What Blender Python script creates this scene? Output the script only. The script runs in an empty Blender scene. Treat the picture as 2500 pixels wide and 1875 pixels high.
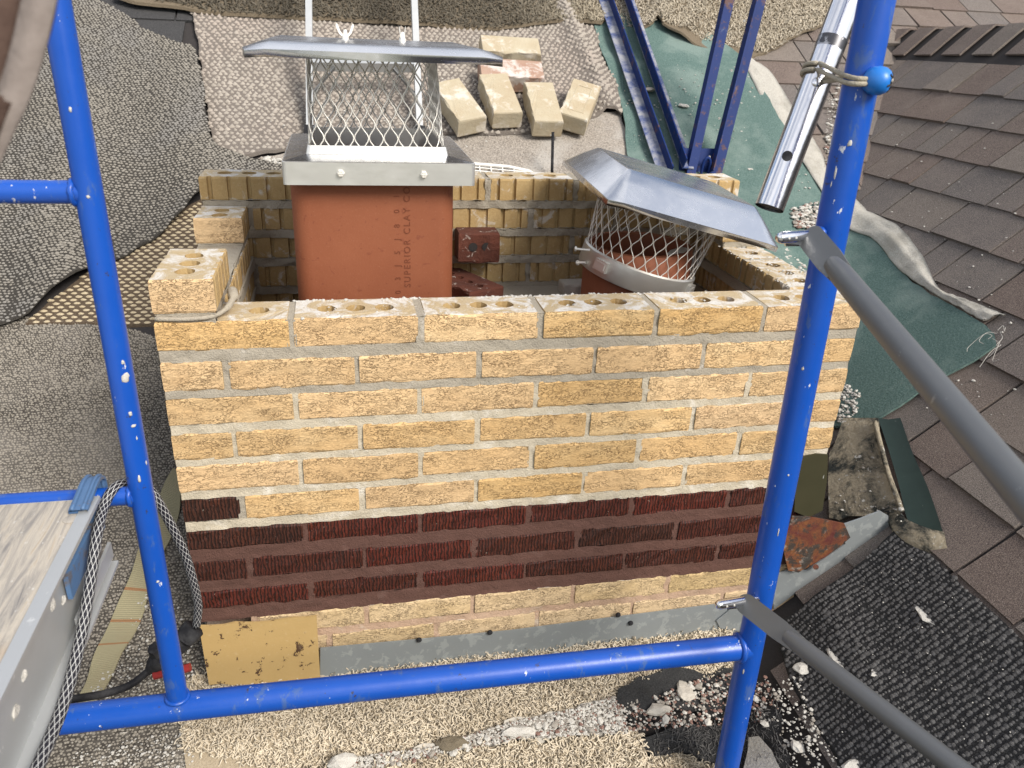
import bpy, bmesh, math, random
import numpy as np
from mathutils import Vector, Matrix, noise
from mathutils.geometry import tessellate_polygon, delaunay_2d_cdt

# ------------------------------------------------------------------ scene, camera, light
scn = bpy.context.scene
COL = scn.collection
R = np.array([[.979, -.1993, .0432], [-.0446, -.4159, -.9083], [.199, .8873, -.4161]])
CAM = np.array([.2909, -1.2083, .4373])
FPX = 1923.8                                    # focal length in pixels of the 2500 px wide photograph
# re-orthonormalise the rounded rotation
u_, s_, v_ = np.linalg.svd(R); R = u_ @ v_
cam_d = bpy.data.cameras.new('camera')
cam = bpy.data.objects.new('camera', cam_d); COL.objects.link(cam)
m4 = Matrix.Identity(4)
for i in range(3):
    m4[i][0] = R[0][i]; m4[i][1] = -R[1][i]; m4[i][2] = -R[2][i]; m4[i][3] = CAM[i]
cam.matrix_world = m4
cam_d.sensor_width = 36; cam_d.lens = FPX / 2500 * 36
cam_d.clip_start = .02; cam_d.clip_end = 500
cam_d.dof.use_dof = True; cam_d.dof.focus_distance = 1.5; cam_d.dof.aperture_fstop = 9
scn.camera = cam

SUN = Vector((.44, -.66, .62)).normalized()
w = bpy.data.worlds.new('World'); scn.world = w; w.use_nodes = True
nt = w.node_tree; nt.nodes.clear()
wo = nt.nodes.new('ShaderNodeOutputWorld'); bg = nt.nodes.new('ShaderNodeBackground')
sky = nt.nodes.new('ShaderNodeTexSky'); sky.sky_type = 'NISHITA'; sky.sun_disc = False
sky.sun_elevation = math.asin(SUN.z); sky.sun_rotation = math.atan2(SUN.x, SUN.y)
tc = nt.nodes.new('ShaderNodeTexCoord'); nz = nt.nodes.new('ShaderNodeTexNoise')
nz.inputs['Scale'].default_value = 2.6; nz.inputs['Detail'].default_value = 6
cr = nt.nodes.new('ShaderNodeValToRGB'); cr.color_ramp.elements[0].position = .37; cr.color_ramp.elements[1].position = .60
mx = nt.nodes.new('ShaderNodeMix'); mx.data_type = 'RGBA'
mx.inputs[7].default_value = (8., 8., 8.3, 1)            # sunlit cloud
nt.links.new(tc.outputs['Generated'], nz.inputs['Vector']); nt.links.new(nz.outputs['Fac'], cr.inputs['Fac'])
nt.links.new(cr.outputs['Color'], mx.inputs[0]); nt.links.new(sky.outputs[0], mx.inputs[6])
nt.links.new(mx.outputs[2], bg.inputs['Color']); bg.inputs['Strength'].default_value = .092
nt.links.new(bg.outputs[0], wo.inputs['Surface'])
sd = bpy.data.lights.new('sun', 'SUN'); sd.energy = 2.9; sd.angle = math.radians(26); sd.color = (1, .94, .86)
so = bpy.data.objects.new('sun', sd); COL.objects.link(so)
so.rotation_euler = SUN.to_track_quat('Z', 'Y').to_euler()
scn.view_settings.view_transform = 'Standard'; scn.view_settings.look = 'None'
scn.view_settings.exposure = .88; scn.view_settings.gamma = 1
scn.render.engine = 'CYCLES'
scn.render.resolution_x = 1024; scn.render.resolution_y = 768

rng = random.Random(7); nrg = np.random.default_rng(11)
# ------------------------------------------------------------------ measuring: a photo pixel (2500 x 1875) and a world plane give a point
def ray(u, v): return R.T @ np.array([(u - 1250) / FPX, (v - 937.5) / FPX, 1.])
def yp(u, v, y): d = ray(u, v); return CAM + d * ((y - CAM[1]) / d[1])
def xp(u, v, x): d = ray(u, v); return CAM + d * ((x - CAM[0]) / d[0])
def zp(u, v, z): d = ray(u, v); return CAM + d * ((z - CAM[2]) / d[2])
def dp(u, v, dep): return CAM + ray(u, v) * dep
def pj(P):
    c = R @ (np.asarray(P, float) - CAM); return 1250 + FPX * c[0] / c[2], 937.5 + FPX * c[1] / c[2], c[2]
def zc(ox, oy, s): return lambda x, y: (ox + x / s, oy + y / s)
V = zc(0, 0, 2212 / 2500); z1 = zc(0, 0, 2212 / 900); z2 = zc(800, 0, 2212 / 900); z3 = zc(1600, 0, 2212 / 900)
z5 = zc(1100, 550, 2212 / 900); z6 = zc(1600, 1100, 1927 / 900); z7 = zc(0, 1100, 1927 / 900); z8 = zc(800, 1200, 2212 / 900)
z9 = zc(1700, 500, 2212 / 800); za = zc(1850, 1050, 2.0108); zb = zc(1350, 370, 2212 / 600); zd = zc(1400, 0, 2212 / 700)
# roof planes: A rises behind the chimney, B rises to the right
nA = np.array([0, -.6, 1.]); cA = -.745
nB = np.array([-.88, .045, 1.]); cB = float(nB @ np.array([1.28, 0, -.61]))
def zA(x, y): return cA + .6 * y
def zB(x, y): return cB + .88 * x - .045 * y
def ground(x, y): return max(zA(x, y), min(zB(x, y), .52))
def gr(u, v, h=0):
    d = ray(u, v); ts = []
    for n, c in ((nA, cA), (nB, cB)):
        t = (c + h - n @ CAM) / (n @ d)
        if t > 0: ts.append(t)
    return CAM + d * min(ts)
def grA(u, v, h=0): d = ray(u, v); return CAM + d * ((cA + h - nA @ CAM) / (nA @ d))
def grB(u, v, h=0): d = ray(u, v); return CAM + d * ((cB + h - nB @ CAM) / (nB @ d))
def nz3(x, y, z=0, s=1.): return noise.noise(Vector((x * s, y * s, z * s)))

# ------------------------------------------------------------------ materials
class N:
    def __init__(s, name):
        s.m = bpy.data.materials.new(name); s.m.use_nodes = True; s.t = s.m.node_tree
        s.b = s.t.nodes['Principled BSDF']; s.tc = s.t.nodes.new('ShaderNodeTexCoord')
        s.oi = s.t.nodes.new('ShaderNodeObjectInfo')
    def n(s, typ, **k):
        o = s.t.nodes.new(typ)
        for a, b in k.items(): setattr(o, a, b)
        return o
    def L(s, a, b): s.t.links.new(a, b)
    def vec(s, scale=(1, 1, 1), src='Object', rnd=True, rot=(0, 0, 0)):
        mp = s.n('ShaderNodeMapping'); mp.inputs['Scale'].default_value = scale; mp.inputs['Rotation'].default_value = rot
        s.L(s.tc.outputs[src], mp.inputs['Vector'])
        if rnd:
            ad = s.n('ShaderNodeMath', operation='MULTIPLY'); ad.inputs[1].default_value = 37.
            s.L(s.oi.outputs['Random'], ad.inputs[0]); s.L(ad.outputs[0], mp.inputs['Location'])
        return mp.outputs[0]
    def noise(s, scale, detail=4, rough=.55, vec=None, dist=0):
        o = s.n('ShaderNodeTexNoise'); o.inputs['Scale'].default_value = scale; o.inputs['Detail'].default_value = detail
        o.inputs['Roughness'].default_value = rough; o.inputs['Distortion'].default_value = dist
        s.L(vec if vec is not None else s.tc.outputs['Object'], o.inputs['Vector']); return o.outputs['Fac']
    def voro(s, scale, feature='F1', vec=None, out='Distance'):
        o = s.n('ShaderNodeTexVoronoi', feature=feature); o.inputs['Scale'].default_value = scale
        s.L(vec if vec is not None else s.tc.outputs['Object'], o.inputs['Vector']); return o.outputs[out]
    def ramp(s, fac, stops):
        o = s.n('ShaderNodeValToRGB'); e = o.color_ramp.elements
        while len(e) > 1: e.remove(e[0])
        e[0].position = stops[0][0]; e[0].color = col(stops[0][1])
        for p, c in stops[1:]:
            k = e.new(p); k.color = col(c)
        s.L(fac, o.inputs['Fac']); return o.outputs['Color']
    def mix(s, fac, a, b, mode='MIX'):
        o = s.n('ShaderNodeMix', data_type='RGBA', blend_type=mode)
        for val, i in ((fac, 0), (a, 6), (b, 7)):
            if hasattr(val, 'is_output'): s.L(val, o.inputs[i])
            else: o.inputs[i].default_value = val if i == 0 else col(val)
        return o.outputs[2]
    def math(s, op, a, b=0.):
        o = s.n('ShaderNodeMath', operation=op)
        for val, i in ((a, 0), (b, 1)):
            if hasattr(val, 'is_output'): s.L(val, o.inputs[i])
            else: o.inputs[i].default_value = val
        return o.outputs[0]
    def bump(s, h, strength=.5, dist=.01, prev=None):
        o = s.n('ShaderNodeBump'); o.inputs['Strength'].default_value = strength; o.inputs['Distance'].default_value = dist
        s.L(h, o.inputs['Height'])
        if prev is not None: s.L(prev, o.inputs['Normal'])
        return o.outputs[0]
    def out(s, color=None, rough=.8, metal=0., normal=None, spec=.3):
        for val, k in ((color, 'Base Color'), (rough, 'Roughness'), (metal, 'Metallic')):
            if val is None: continue
            if hasattr(val, 'is_output'): s.L(val, s.b.inputs[k])
            else: s.b.inputs[k].default_value = col(val) if k == 'Base Color' else val
        s.b.inputs['Specular IOR Level'].default_value = spec
        if normal is not None: s.L(normal, s.b.inputs['Normal'])
        return s.m
def col(c):
    if isinstance(c, (int, float)): return (c, c, c, 1)
    return tuple(c) + ((1,) if len(c) == 3 else ())
M = {}
def buff_face(name, base, orange, dark):
    k = N(name); v = k.vec((1, 1, 2.3))
    wv = k.n('ShaderNodeMix', data_type='VECTOR'); wv.inputs[0].default_value = .10
    nn = k.n('ShaderNodeTexNoise'); nn.inputs['Scale'].default_value = 60; k.L(v, nn.inputs['Vector'])
    k.L(v, wv.inputs[4]); k.L(nn.outputs['Color'], wv.inputs[5])
    vo = k.voro(50, 'DISTANCE_TO_EDGE', wv.outputs[1])
    crack = k.ramp(vo, [(0, 1), (.035, .85), (.085, 0)])
    msk = k.ramp(k.noise(22, 3, .6, v), [(.40, .15), (.58, 1)])
    crk = k.math('MULTIPLY', crack, msk)
    big = k.noise(13, 4, .62, v)
    c = k.mix(k.ramp(big, [(.35, 0), (.7, 1)]), base, orange)
    c = k.mix(k.math('MULTIPLY', k.oi.outputs['Random'], .75), c, orange)
    c = k.mix(k.ramp(k.noise(260, 3, .7, v), [(.45, 0), (.75, .3)]), c, [x * 1.2 for x in base])
    spk = k.ramp(k.noise(320, 2, .5, k.vec((1, 1, 1))), [(.70, 0), (.76, .8)])
    c = k.mix(spk, c, [x * .25 for x in base])
    c = k.mix(k.math('MULTIPLY', k.math('FRACT', k.math('MULTIPLY', k.oi.outputs['Random'], 17.3)), .38), c, [x * .62 for x in orange])
    c = k.mix(k.math('MULTIPLY', k.math('FRACT', k.math('MULTIPLY', k.oi.outputs['Random'], 41.7)), .40), c, (.66, .50, .35))
    c = k.mix(k.math('MULTIPLY', crk, .70), c, dark)
    h = k.math('SUBTRACT', k.math('MULTIPLY', k.noise(75, 4, .6, v), .55), k.math('MULTIPLY', crk, .9))
    return k.out(c, .85, 0, k.bump(h, .75, .004))
M['brick_face'] = buff_face('bark_face_buff', (.66, .47, .235), (.57, .355, .142), (.17, .095, .04))
M['brick_aged'] = buff_face('aged_face_buff', (.60, .455, .27), (.50, .36, .175), (.14, .085, .05))
k = N('buff_body'); v = k.vec()
c = k.mix(k.ramp(k.noise(14, 5, .6, v), [(.35, 0), (.7, 1)]), (.40, .285, .135), (.335, .22, .092))
c = k.mix(k.ramp(k.noise(200, 3, .6, v), [(.5, 0), (.8, .5)]), c, (.5, .38, .2))
sm = k.ramp(k.noise(24, 6, .7, v, .6), [(.56, 0), (.64, .75)])
c = k.mix(sm, c, (.55, .52, .47))
M['brick_body'] = k.out(c, .9, 0, k.bump(k.noise(160, 4, .7, v), .5, .003))
k = N('buff_top'); v = k.vec()
c = k.mix(k.noise(30, 4, .6, v), (.42, .31, .16), (.47, .39, .27))
sm = k.ramp(k.noise(20, 6, .72, v, .8), [(.47, 0), (.58, .9)])
c = k.mix(sm, c, (.62, .60, .56))
c = k.mix(k.ramp(k.noise(300, 2, .6, v), [(.62, 0), (.75, .5)]), c, (.25, .18, .1))
M['brick_top'] = k.out(c, .92, 0, k.bump(k.noise(180, 5, .75, v), .7, .004))
k = N('dark_raked_face'); v = k.vec((1, 1, .14))
st = k.noise(300, 3, .55, v, .5); st2 = k.noise(300, 2, .5, k.vec((1, 1, .3)))
wv_ = k.n('ShaderNodeTexWave', wave_type='BANDS', bands_direction='X'); wv_.inputs['Scale'].default_value = 52; wv_.inputs['Distortion'].default_value = 5; wv_.inputs['Detail'].default_value = 2; wv_.inputs['Detail Scale'].default_value = 2.5; k.L(k.vec((1, 1, .5)), wv_.inputs['Vector'])
rib = k.math('MULTIPLY', k.ramp(wv_.outputs['Fac'], [(.12, .12), (.45, 1)]), k.ramp(st, [(.30, .55), (.5, 1)]))
base = k.mix(k.oi.outputs['Random'], (.095, .016, .009), (.042, .017, .010))
base = k.mix(k.ramp(k.noise(12, 4, .6, k.vec()), [(.45, 0), (.72, .5)]), base, (.105, .026, .010))
c = k.mix(rib, (.014, .006, .004), base)
c = k.mix(k.ramp(k.noise(170, 2, .5, k.vec()), [(.75, 0), (.78, .7)]), c, (.5, .42, .33))
M['brick_dark'] = k.out(c, .62, 0, k.bump(k.math('ADD', rib, k.math('MULTIPLY', st2, .4)), .9, .004), .35)
k = N('red_brick_body'); v = k.vec()
c = k.mix(k.ramp(k.noise(20, 5, .65, v), [(.35, 0), (.65, 1)]), (.13, .042, .026), (.085, .032, .022))
c = k.mix(k.ramp(k.noise(40, 5, .7, v, .5), [(.60, 0), (.68, .8)]), c, (.55, .48, .42))
M['red'] = k.out(c, .9, 0, k.bump(k.noise(120, 5, .7, v), .8, .005))
def mortar_mat(name, c1, c2, c3, wpos=.55):
    k = N(name); v = k.vec((1, 1, 1), rnd=False)
    c = k.mix(k.noise(7, 5, .6, v), c1, c2)
    c = k.mix(k.ramp(k.noise(13, 6, .7, v, .4), [(wpos, 0), (wpos + .12, .8)]), c, c3)
    c = k.mix(k.ramp(k.noise(420, 2, .6, v), [(.60, 0), (.74, .55)]), c, [x * .45 for x in c1])
    h = k.math('ADD', k.noise(90, 6, .7, v), k.math('MULTIPLY', k.noise(400, 2, .5, v), .5))
    return k.out(c, .93, 0, k.bump(h, .8, .004))
M['mortar'] = mortar_mat('mortar_pale', (.43, .375, .28), (.51, .455, .35), (.64, .60, .52))
M['mortar_grey'] = mortar_mat('mortar_grey', (.29, .26, .205), (.38, .335, .265), (.52, .48, .42), .60)
M['mortar_dark'] = mortar_mat('mortar_brown', (.088, .042, .031), (.115, .060, .047), (.14, .085, .07), .60)
M['mortar_red'] = mortar_mat('mortar_terracotta', (.37, .235, .155), (.44, .32, .23), (.50, .42, .33), .54)
k = N('clay'); v = k.vec(rnd=False)
c = k.mix(k.ramp(k.noise(6, 5, .6, v), [(.3, 0), (.7, 1)]), (.228, .076, .035), (.188, .056, .024))
c = k.mix(k.ramp(k.noise(75, 4, .55, v, 1.), [(.65, 0), (.67, .6)]), c, (.15, .04, .02))
c = k.mix(k.ramp(k.noise(300, 2, .5, v), [(.6, 0), (.8, .3)]), c, (.32, .16, .10))
M['clay'] = k.out(c, .62, 0, k.bump(k.noise(140, 4, .6, v), .15, .002), .3)
M['clay_stamp_shade'] = N('clay_recess_shade').out((.145, .042, .019), .8)  # darker clay paints the shade of stamped recesses onto the raised letters
def metal(name, c, rough, bumpy=.04, scratch=True, metal=1., spots=None):
    k = N(name); v = k.vec(rnd=False)
    cc = k.mix(k.noise(9, 5, .65, v), [x * .86 for x in c], c)
    if spots: cc = k.mix(k.ramp(k.noise(spots[0], 5, .7, v, .4), [(spots[1], 0), (spots[1] + .05, .9)]), cc, spots[2])
    r = k.math('ADD', k.math('MULTIPLY', k.noise(22, 5, .7, v), .22), rough - .1)
    return k.out(cc, r, metal, k.bump(k.noise(16, 3, .5, v), bumpy, .01))
M['steel'] = metal('stainless_sheet', (.74, .73, .69), .38, .12, metal=.85)
M['steel_mirror'] = metal('stainless_bright', (.74, .75, .77), .25, .07)
M['wire'] = metal('stainless_strand', (.80, .77, .70), .45, metal=.55)
M['chrome'] = metal('bright_aluminium_tube', (.78, .78, .80), .17, .12, spots=(70, .70, (.16, .15, .15)))
M['pole_mark'] = metal('scuffed_tape_ring', (.45, .45, .46), .35, .2, spots=(60, .45, (.06, .06, .065)))
M['galv'] = metal('galvanised_sheet', (.33, .355, .36), .58, .1, metal=.6, spots=(34, .54, (.40, .425, .42)))
M['galv_tube'] = metal('weathered_galvanised_tube', (.185, .19, .19), .52, .06, metal=.7, spots=(55, .68, (.33, .33, .32)))
M['alu'] = metal('dull_aluminium', (.50, .51, .505), .45, .08, metal=.55, spots=(45, .66, (.70, .70, .68)))
k = N('blue_paint'); v = k.vec(rnd=False)
c = k.mix(k.noise(5, 4, .6, v), (.004, .054, .315), (.008, .076, .39))
c = k.mix(k.ramp(k.noise(34, 6, .72, k.vec((1, 1, .35), rnd=False), .3), [(.58, 0), (.64, .65)]), c, (.06, .11, .24))
c = k.mix(k.ramp(k.noise(60, 5, .7, k.vec((1, 1, .5), rnd=False), .2), [(.668, 0), (.685, .95)]), c, (.55, .57, .60))
c = k.mix(k.ramp(k.noise(42, 5, .75, k.vec((1.3, 1, 1), rot=(.3, .5, .1), rnd=False), .4), [(.645, 0), (.67, .9)]), c, (.04, .035, .04))
r = k.math('ADD', k.math('MULTIPLY', k.noise(30, 4, .6, v), .25), .22)
M['blue'] = k.out(c, r, 0, k.bump(k.noise(45, 4, .6, v), .10, .003), .5)
k = N('dark_blue_paint'); v = k.vec(rnd=False)
c = k.mix(k.noise(8, 4, .6, v), (.004, .016, .085), (.008, .026, .125))
c = k.mix(k.ramp(k.noise(26, 6, .75, v, .3), [(.56, 0), (.64, .8)]), c, (.11, .055, .03))
c = k.mix(k.ramp(k.noise(40, 6, .75, v, .2), [(.62, 0), (.70, .35)]), c, (.14, .17, .25))
M['dark_blue'] = k.out(c, .62, 0, None, .18)
k = N('dusty_blue_paint'); v = k.vec(rnd=False)
c = k.mix(k.ramp(k.noise(18, 6, .75, v, .2), [(.40, 0), (.60, .9)]), (.035, .06, .17), (.30, .30, .31))
M['dusty_blue'] = k.out(c, .8)
k = N('light_blue_hook'); v = k.vec(rnd=False)
c = k.mix(k.ramp(k.noise(50, 5, .7, v), [(.55, 0), (.66, .9)]), (.07, .135, .25), (.11, .09, .075))
M['hook'] = k.out(c, .5)
def fabric(name, c1, c2, c3=None, sc=350, big=3.5, bumpsc=None, rough=.95, mid=(.35, .68)):
    k = N(name); v = k.vec(rnd=False)
    c = k.mix(k.ramp(k.noise(sc, 3, .7, v), [(mid[0], 0), (mid[1], 1)]), c1, c2)
    if c3: c = k.mix(k.ramp(k.noise(big, 5, .65, v, .3), [(.48, 0), (.66, .75)]), c, c3)
    b = k.bump(k.noise(bumpsc or sc * .7, 4, .7, v), .8, .004)
    return k.out(c, rough, 0, b, .1)
M['shag'] = fabric('shag_yarn', (.55, .475, .355), (.65, .575, .455), (.47, .40, .295), 120, 5)
M['shag_base'] = fabric('shag_backing', (.30, .245, .17), (.40, .335, .24))
M['pile_base'] = fabric('pile_backing', (.12, .095, .065), (.19, .155, .11))
M['pile_beige'] = fabric('beige_pile', (.42, .365, .28), (.52, .465, .37), (.40, .345, .26), 150, 3)
M['woven_dark'] = fabric('dark_woven_loops', (.165, .152, .130), (.275, .255, .22), (.20, .192, .18), 70, 4)
M['woven_base'] = fabric('dark_woven_ground', (.035, .032, .028), (.07, .064, .056))
M['speckle'] = fabric('speckled_loops', (.16, .144, .12), (.31, .282, .238), (.28, .255, .218), 150, 3, mid=(.30, .62))
M['rug_pink'] = fabric('nubby_rug_loops', (.255, .228, .196), (.37, .333, .288), (.325, .275, .237), 60, 3)
M['rug_base'] = fabric('nubby_rug_ground', (.13, .112, .097), (.20, .175, .152))
M['speckle_base'] = fabric('speckled_ground', (.045, .04, .034), (.10, .09, .077), (.17, .155, .135), 130, 3)
M['mat_grey'] = fabric('grey_mat', (.16, .14, .12), (.40, .36, .31), (.36, .34, .31), 210, 5)
M['basket_light'] = fabric('basket_straw', (.42, .34, .22), (.55, .47, .33))
M['basket_dark'] = fabric('basket_brown', (.07, .05, .035), (.13, .10, .07))
M['green'] = fabric('green_felt', (.062, .108, .096), (.135, .195, .176), (.18, .235, .21), 260, 6)
M['black_mat'] = fabric('charcoal_ribbed_loops', (.072, .070, .068), (.155, .150, .145), None, 190)
M['black_base'] = fabric('charcoal_ground', (.022, .022, .022), (.048, .048, .048))
M['hem'] = fabric('grey_canvas', (.33, .31, .27), (.46, .44, .39), (.25, .235, .20), 240, 9)
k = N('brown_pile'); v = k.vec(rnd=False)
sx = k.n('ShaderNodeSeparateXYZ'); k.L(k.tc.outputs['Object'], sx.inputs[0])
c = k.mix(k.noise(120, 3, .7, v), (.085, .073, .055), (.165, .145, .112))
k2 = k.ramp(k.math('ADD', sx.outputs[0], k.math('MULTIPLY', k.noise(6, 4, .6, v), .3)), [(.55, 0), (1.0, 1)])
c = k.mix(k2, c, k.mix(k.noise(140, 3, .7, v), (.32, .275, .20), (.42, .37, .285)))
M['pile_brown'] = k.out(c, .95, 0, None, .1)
k = N('shingle_granules'); v = k.vec((1, 1, 1))
g = k.noise(520, 2, .8, v)
base = k.ramp(k.oi.outputs['Random'], [(0, (.165, .125, .106)), (.35, (.185, .150, .130)), (.6, (.160, .143, .133)), (.85, (.215, .183, .156)), (1, (.160, .113, .094))])
c = k.mix(k.ramp(g, [(.36, .75), (.54, 0)]), base, (.03, .025, .025))
c = k.mix(k.ramp(g, [(.56, 0), (.72, .8)]), c, (.40, .34, .29))
c = k.mix(k.ramp(k.noise(9, 4, .6, v), [(.45, 0), (.75, .35)]), c, (.24, .20, .17))
M['shingle'] = k.out(c, .95, 0, k.bump(g, .9, .003), .15)
k = N('asphalt_dark'); M['lawn'] = N('lawn_and_paving').out((.16, .165, .12), .95); M['asphalt'] = k.out(k.mix(k.noise(300, 2, .7), (.018, .016, .016), (.045, .04, .038)), .95)
k = N('shingle_dark_grey'); v = k.vec(); g = k.noise(500, 2, .8, v)
c = k.mix(k.ramp(g, [(.4, 0), (.7, 1)]), (.030, .030, .031), (.10, .098, .097))
M['shingle_dark'] = k.out(c, .95, 0, k.bump(g, .8, .003), .15)
k = N('plywood'); v = k.vec((9, .8, 1), rnd=False, rot=(0, 0, .10))
gr_ = k.noise(9, 6, .7, v, 1.2)
c = k.ramp(gr_, [(.30, (.17, .16, .155)), (.44, (.30, .275, .24)), (.58, (.42, .375, .31)), (.75, (.32, .25, .17))])
c = k.mix(k.ramp(k.noise(60, 5, .75, k.vec((2, 1, 1), rnd=False)), [(.62, 0), (.70, .7)]), c, (.58, .56, .52))
c = k.mix(k.ramp(k.noise(7, 4, .6, k.vec(rnd=False)), [(.56, 0), (.72, .7)]), c, (.27, .16, .07))
M['plywood'] = k.out(c, .85, 0, k.bump(gr_, .4, .004))
k = N('rope_sheath'); uv = k.n('ShaderNodeSeparateXYZ'); k.L(k.tc.outputs['UV'], uv.inputs[0])
def dia(sgn):
    a = k.math('MULTIPLY', uv.outputs[0], 4.); b = k.math('MULTIPLY', uv.outputs[1], 62. * sgn)
    s = k.math('FRACT', k.math('ADD', a, b)); return k.math('LESS_THAN', s, .10)
hatch = k.math('MAXIMUM', dia(1.), dia(-1.))
M['rope'] = k.out(k.mix(hatch, (.012, .012, .018), (.62, .62, .60)), .65)
k = N('webbing'); uv = k.n('ShaderNodeSeparateXYZ'); k.L(k.tc.outputs['UV'], uv.inputs[0])
rb = k.math('SINE', k.math('MULTIPLY', uv.outputs[1], 900.))
st = k.math('LESS_THAN', k.math('ABSOLUTE', k.math('SUBTRACT', k.math('FRACT', k.math('MULTIPLY', uv.outputs[1], 9.)), .5)), .045)
st = k.math('MULTIPLY', st, k.ramp(uv.outputs[1], [(.44, 0), (.46, 1), (.80, 1), (.82, 0)]))
c = k.mix(k.math('MULTIPLY', k.math('ADD', rb, 1.), .22), (.30, .27, .165), (.19, .165, .10))
c = k.mix(k.ramp(k.noise(18, 4, .6), [(.5, 0), (.7, .5)]), c, (.27, .22, .13))
c = k.mix(k.math('MULTIPLY', st, .8), c, (.25, .11, .045))
M['webbing'] = k.out(c, .9, 0, k.bump(rb, .4, .002))
M['black_rubber'] = fabric('black_rubber', (.012, .012, .014), (.028, .028, .030), (.06, .06, .062), 40, 18, rough=.6)
M['red_plastic'] = N('red_plastic').out((.22, .02, .018), .5)
M['ball'] = N('blue_plastic').out((.012, .15, .50), .38, 0, None, .5)
M['cord'] = fabric('elastic_cord', (.30, .27, .21), (.42, .38, .30), None, 300)
M['white_plastic'] = N('white_plastic').out((.72, .70, .65), .5)
M['brown_blur_sheet'] = fabric('brown_blur_sheet', (.055, .035, .028), (.085, .056, .044), None, 40)
M['blur_sheet_edge'] = fabric('blur_edge_band', (.16, .135, .12), (.21, .18, .16), None, 40)
k = N('ochre_paint'); v = k.vec(rnd=False)
c = k.mix(k.noise(9, 5, .6, v), (.37, .245, .095), (.43, .30, .13))
c = k.mix(k.ramp(k.noise(24, 6, .75, v, .3), [(.585, 0), (.60, .95)]), c, (.05, .022, .014))
c = k.mix(k.ramp(k.noise(120, 3, .6, v), [(.6, 0), (.8, .3)]), c, (.5, .4, .25))
M['ochre'] = k.out(c, .6, 0, k.bump(k.noise(20, 4, .6, v), .25, .006))
k = N('olive_paint'); v = k.vec(rnd=False)
c = k.mix(k.noise(12, 5, .6, v), (.030, .029, .015), (.052, .048, .026))
c = k.mix(k.ramp(k.noise(60, 5, .7, k.vec((1, 1, .2), rnd=False)), [(.69, 0), (.71, .8)]), c, (.4, .4, .37))
M['olive'] = k.out(c, .4)
k = N('crusted_sheet'); v = k.vec(rnd=False)
c = k.mix(k.noise(40, 5, .7, v), (.014, .017, .015), (.05, .055, .05))
c = k.mix(k.ramp(k.noise(9, 7, .75, v, .4), [(.42, 0), (.55, .95)]), c, k.mix(k.noise(150, 3, .7, v), (.28, .23, .145), (.48, .42, .32)))
c = k.mix(k.ramp(k.noise(26, 6, .7, v, .2), [(.62, 0), (.66, .95)]), c, (.64, .62, .57))
M['crust'] = k.out(c, .9, 0, k.bump(k.noise(60, 6, .75, v), 1., .012))
k = N('green_metal'); v = k.vec(rnd=False)
c = k.mix(k.noise(30, 5, .7, v), (.010, .022, .018), (.022, .040, .034))
c = k.mix(k.ramp(k.noise(38, 5, .75, v), [(.66, 0), (.70, .5)]), c, (.20, .20, .17))
M['green_metal'] = k.out(c, .5)
k = N('rusted_metal'); v = k.vec(rnd=False)
c = k.mix(k.ramp(k.noise(16, 5, .7, v, .5), [(.4, 0), (.6, 1)]), (.085, .022, .018), (.17, .066, .022))
c = k.mix(k.ramp(k.noise(14, 6, .7, k.vec((1, 1, 1.6), rnd=False), .4), [(.56, 0), (.62, .9)]), c, (.22, .205, .18))
c = k.mix(k.ramp(k.noise(19, 6, .72, v, .4), [(.50, 0), (.56, .92)]), c, (.03, .028, .025))
M['rust'] = k.out(c, .7, 0, k.bump(k.noise(40, 5, .7, v), .5, .006))
def chalk(name, a, b):  # powdery broken mortar
    k = N(name); v = k.vec(); c = k.mix(k.noise(60, 4, .7, v), a, b)
    return k.out(c, .95, 0, k.bump(k.noise(130, 4, .7, v), .7, .004))
M['chip_white'] = chalk('mortar_chip_white', (.40, .38, .34), (.56, .54, .49))
M['chip_grey'] = chalk('mortar_chip_grey', (.22, .20, .17), (.34, .31, .27))
M['chip_red'] = chalk('brick_chip_red', (.16, .09, .07), (.26, .16, .13))
M['dust'] = chalk('dust_patch', (.38, .35, .30), (.50, .47, .41))
M['mud'] = chalk('damp_mortar', (.11, .09, .06), (.18, .15, .105))
k = N('old_buff_brick'); v = k.vec()
c = k.mix(k.ramp(k.noise(10, 5, .6, v), [(.35, 0), (.7, 1)]), (.41, .36, .26), (.36, .29, .19))
c = k.mix(k.ramp(k.noise(12, 6, .7, v, .3), [(.54, 0), (.64, .75)]), c, (.58, .54, .47))
c = k.mix(k.ramp(k.noise(250, 3, .6, v), [(.62, 0), (.75, .5)]), c, (.2, .15, .08))
M['old_buff'] = k.out(c, .9, 0, k.bump(k.noise(110, 5, .7, v), .6, .004))
k = N('old_pink_brick'); v = k.vec()
c = k.mix(k.ramp(k.noise(10, 5, .6, v), [(.35, 0), (.7, 1)]), (.34, .235, .175), (.29, .165, .115))
c = k.mix(k.ramp(k.noise(13, 6, .7, v, .3), [(.48, 0), (.58, .85)]), c, (.56, .52, .48))
M['old_pink'] = k.out(c, .9, 0, k.bump(k.noise(110, 5, .7, v), .6, .004))

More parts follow.
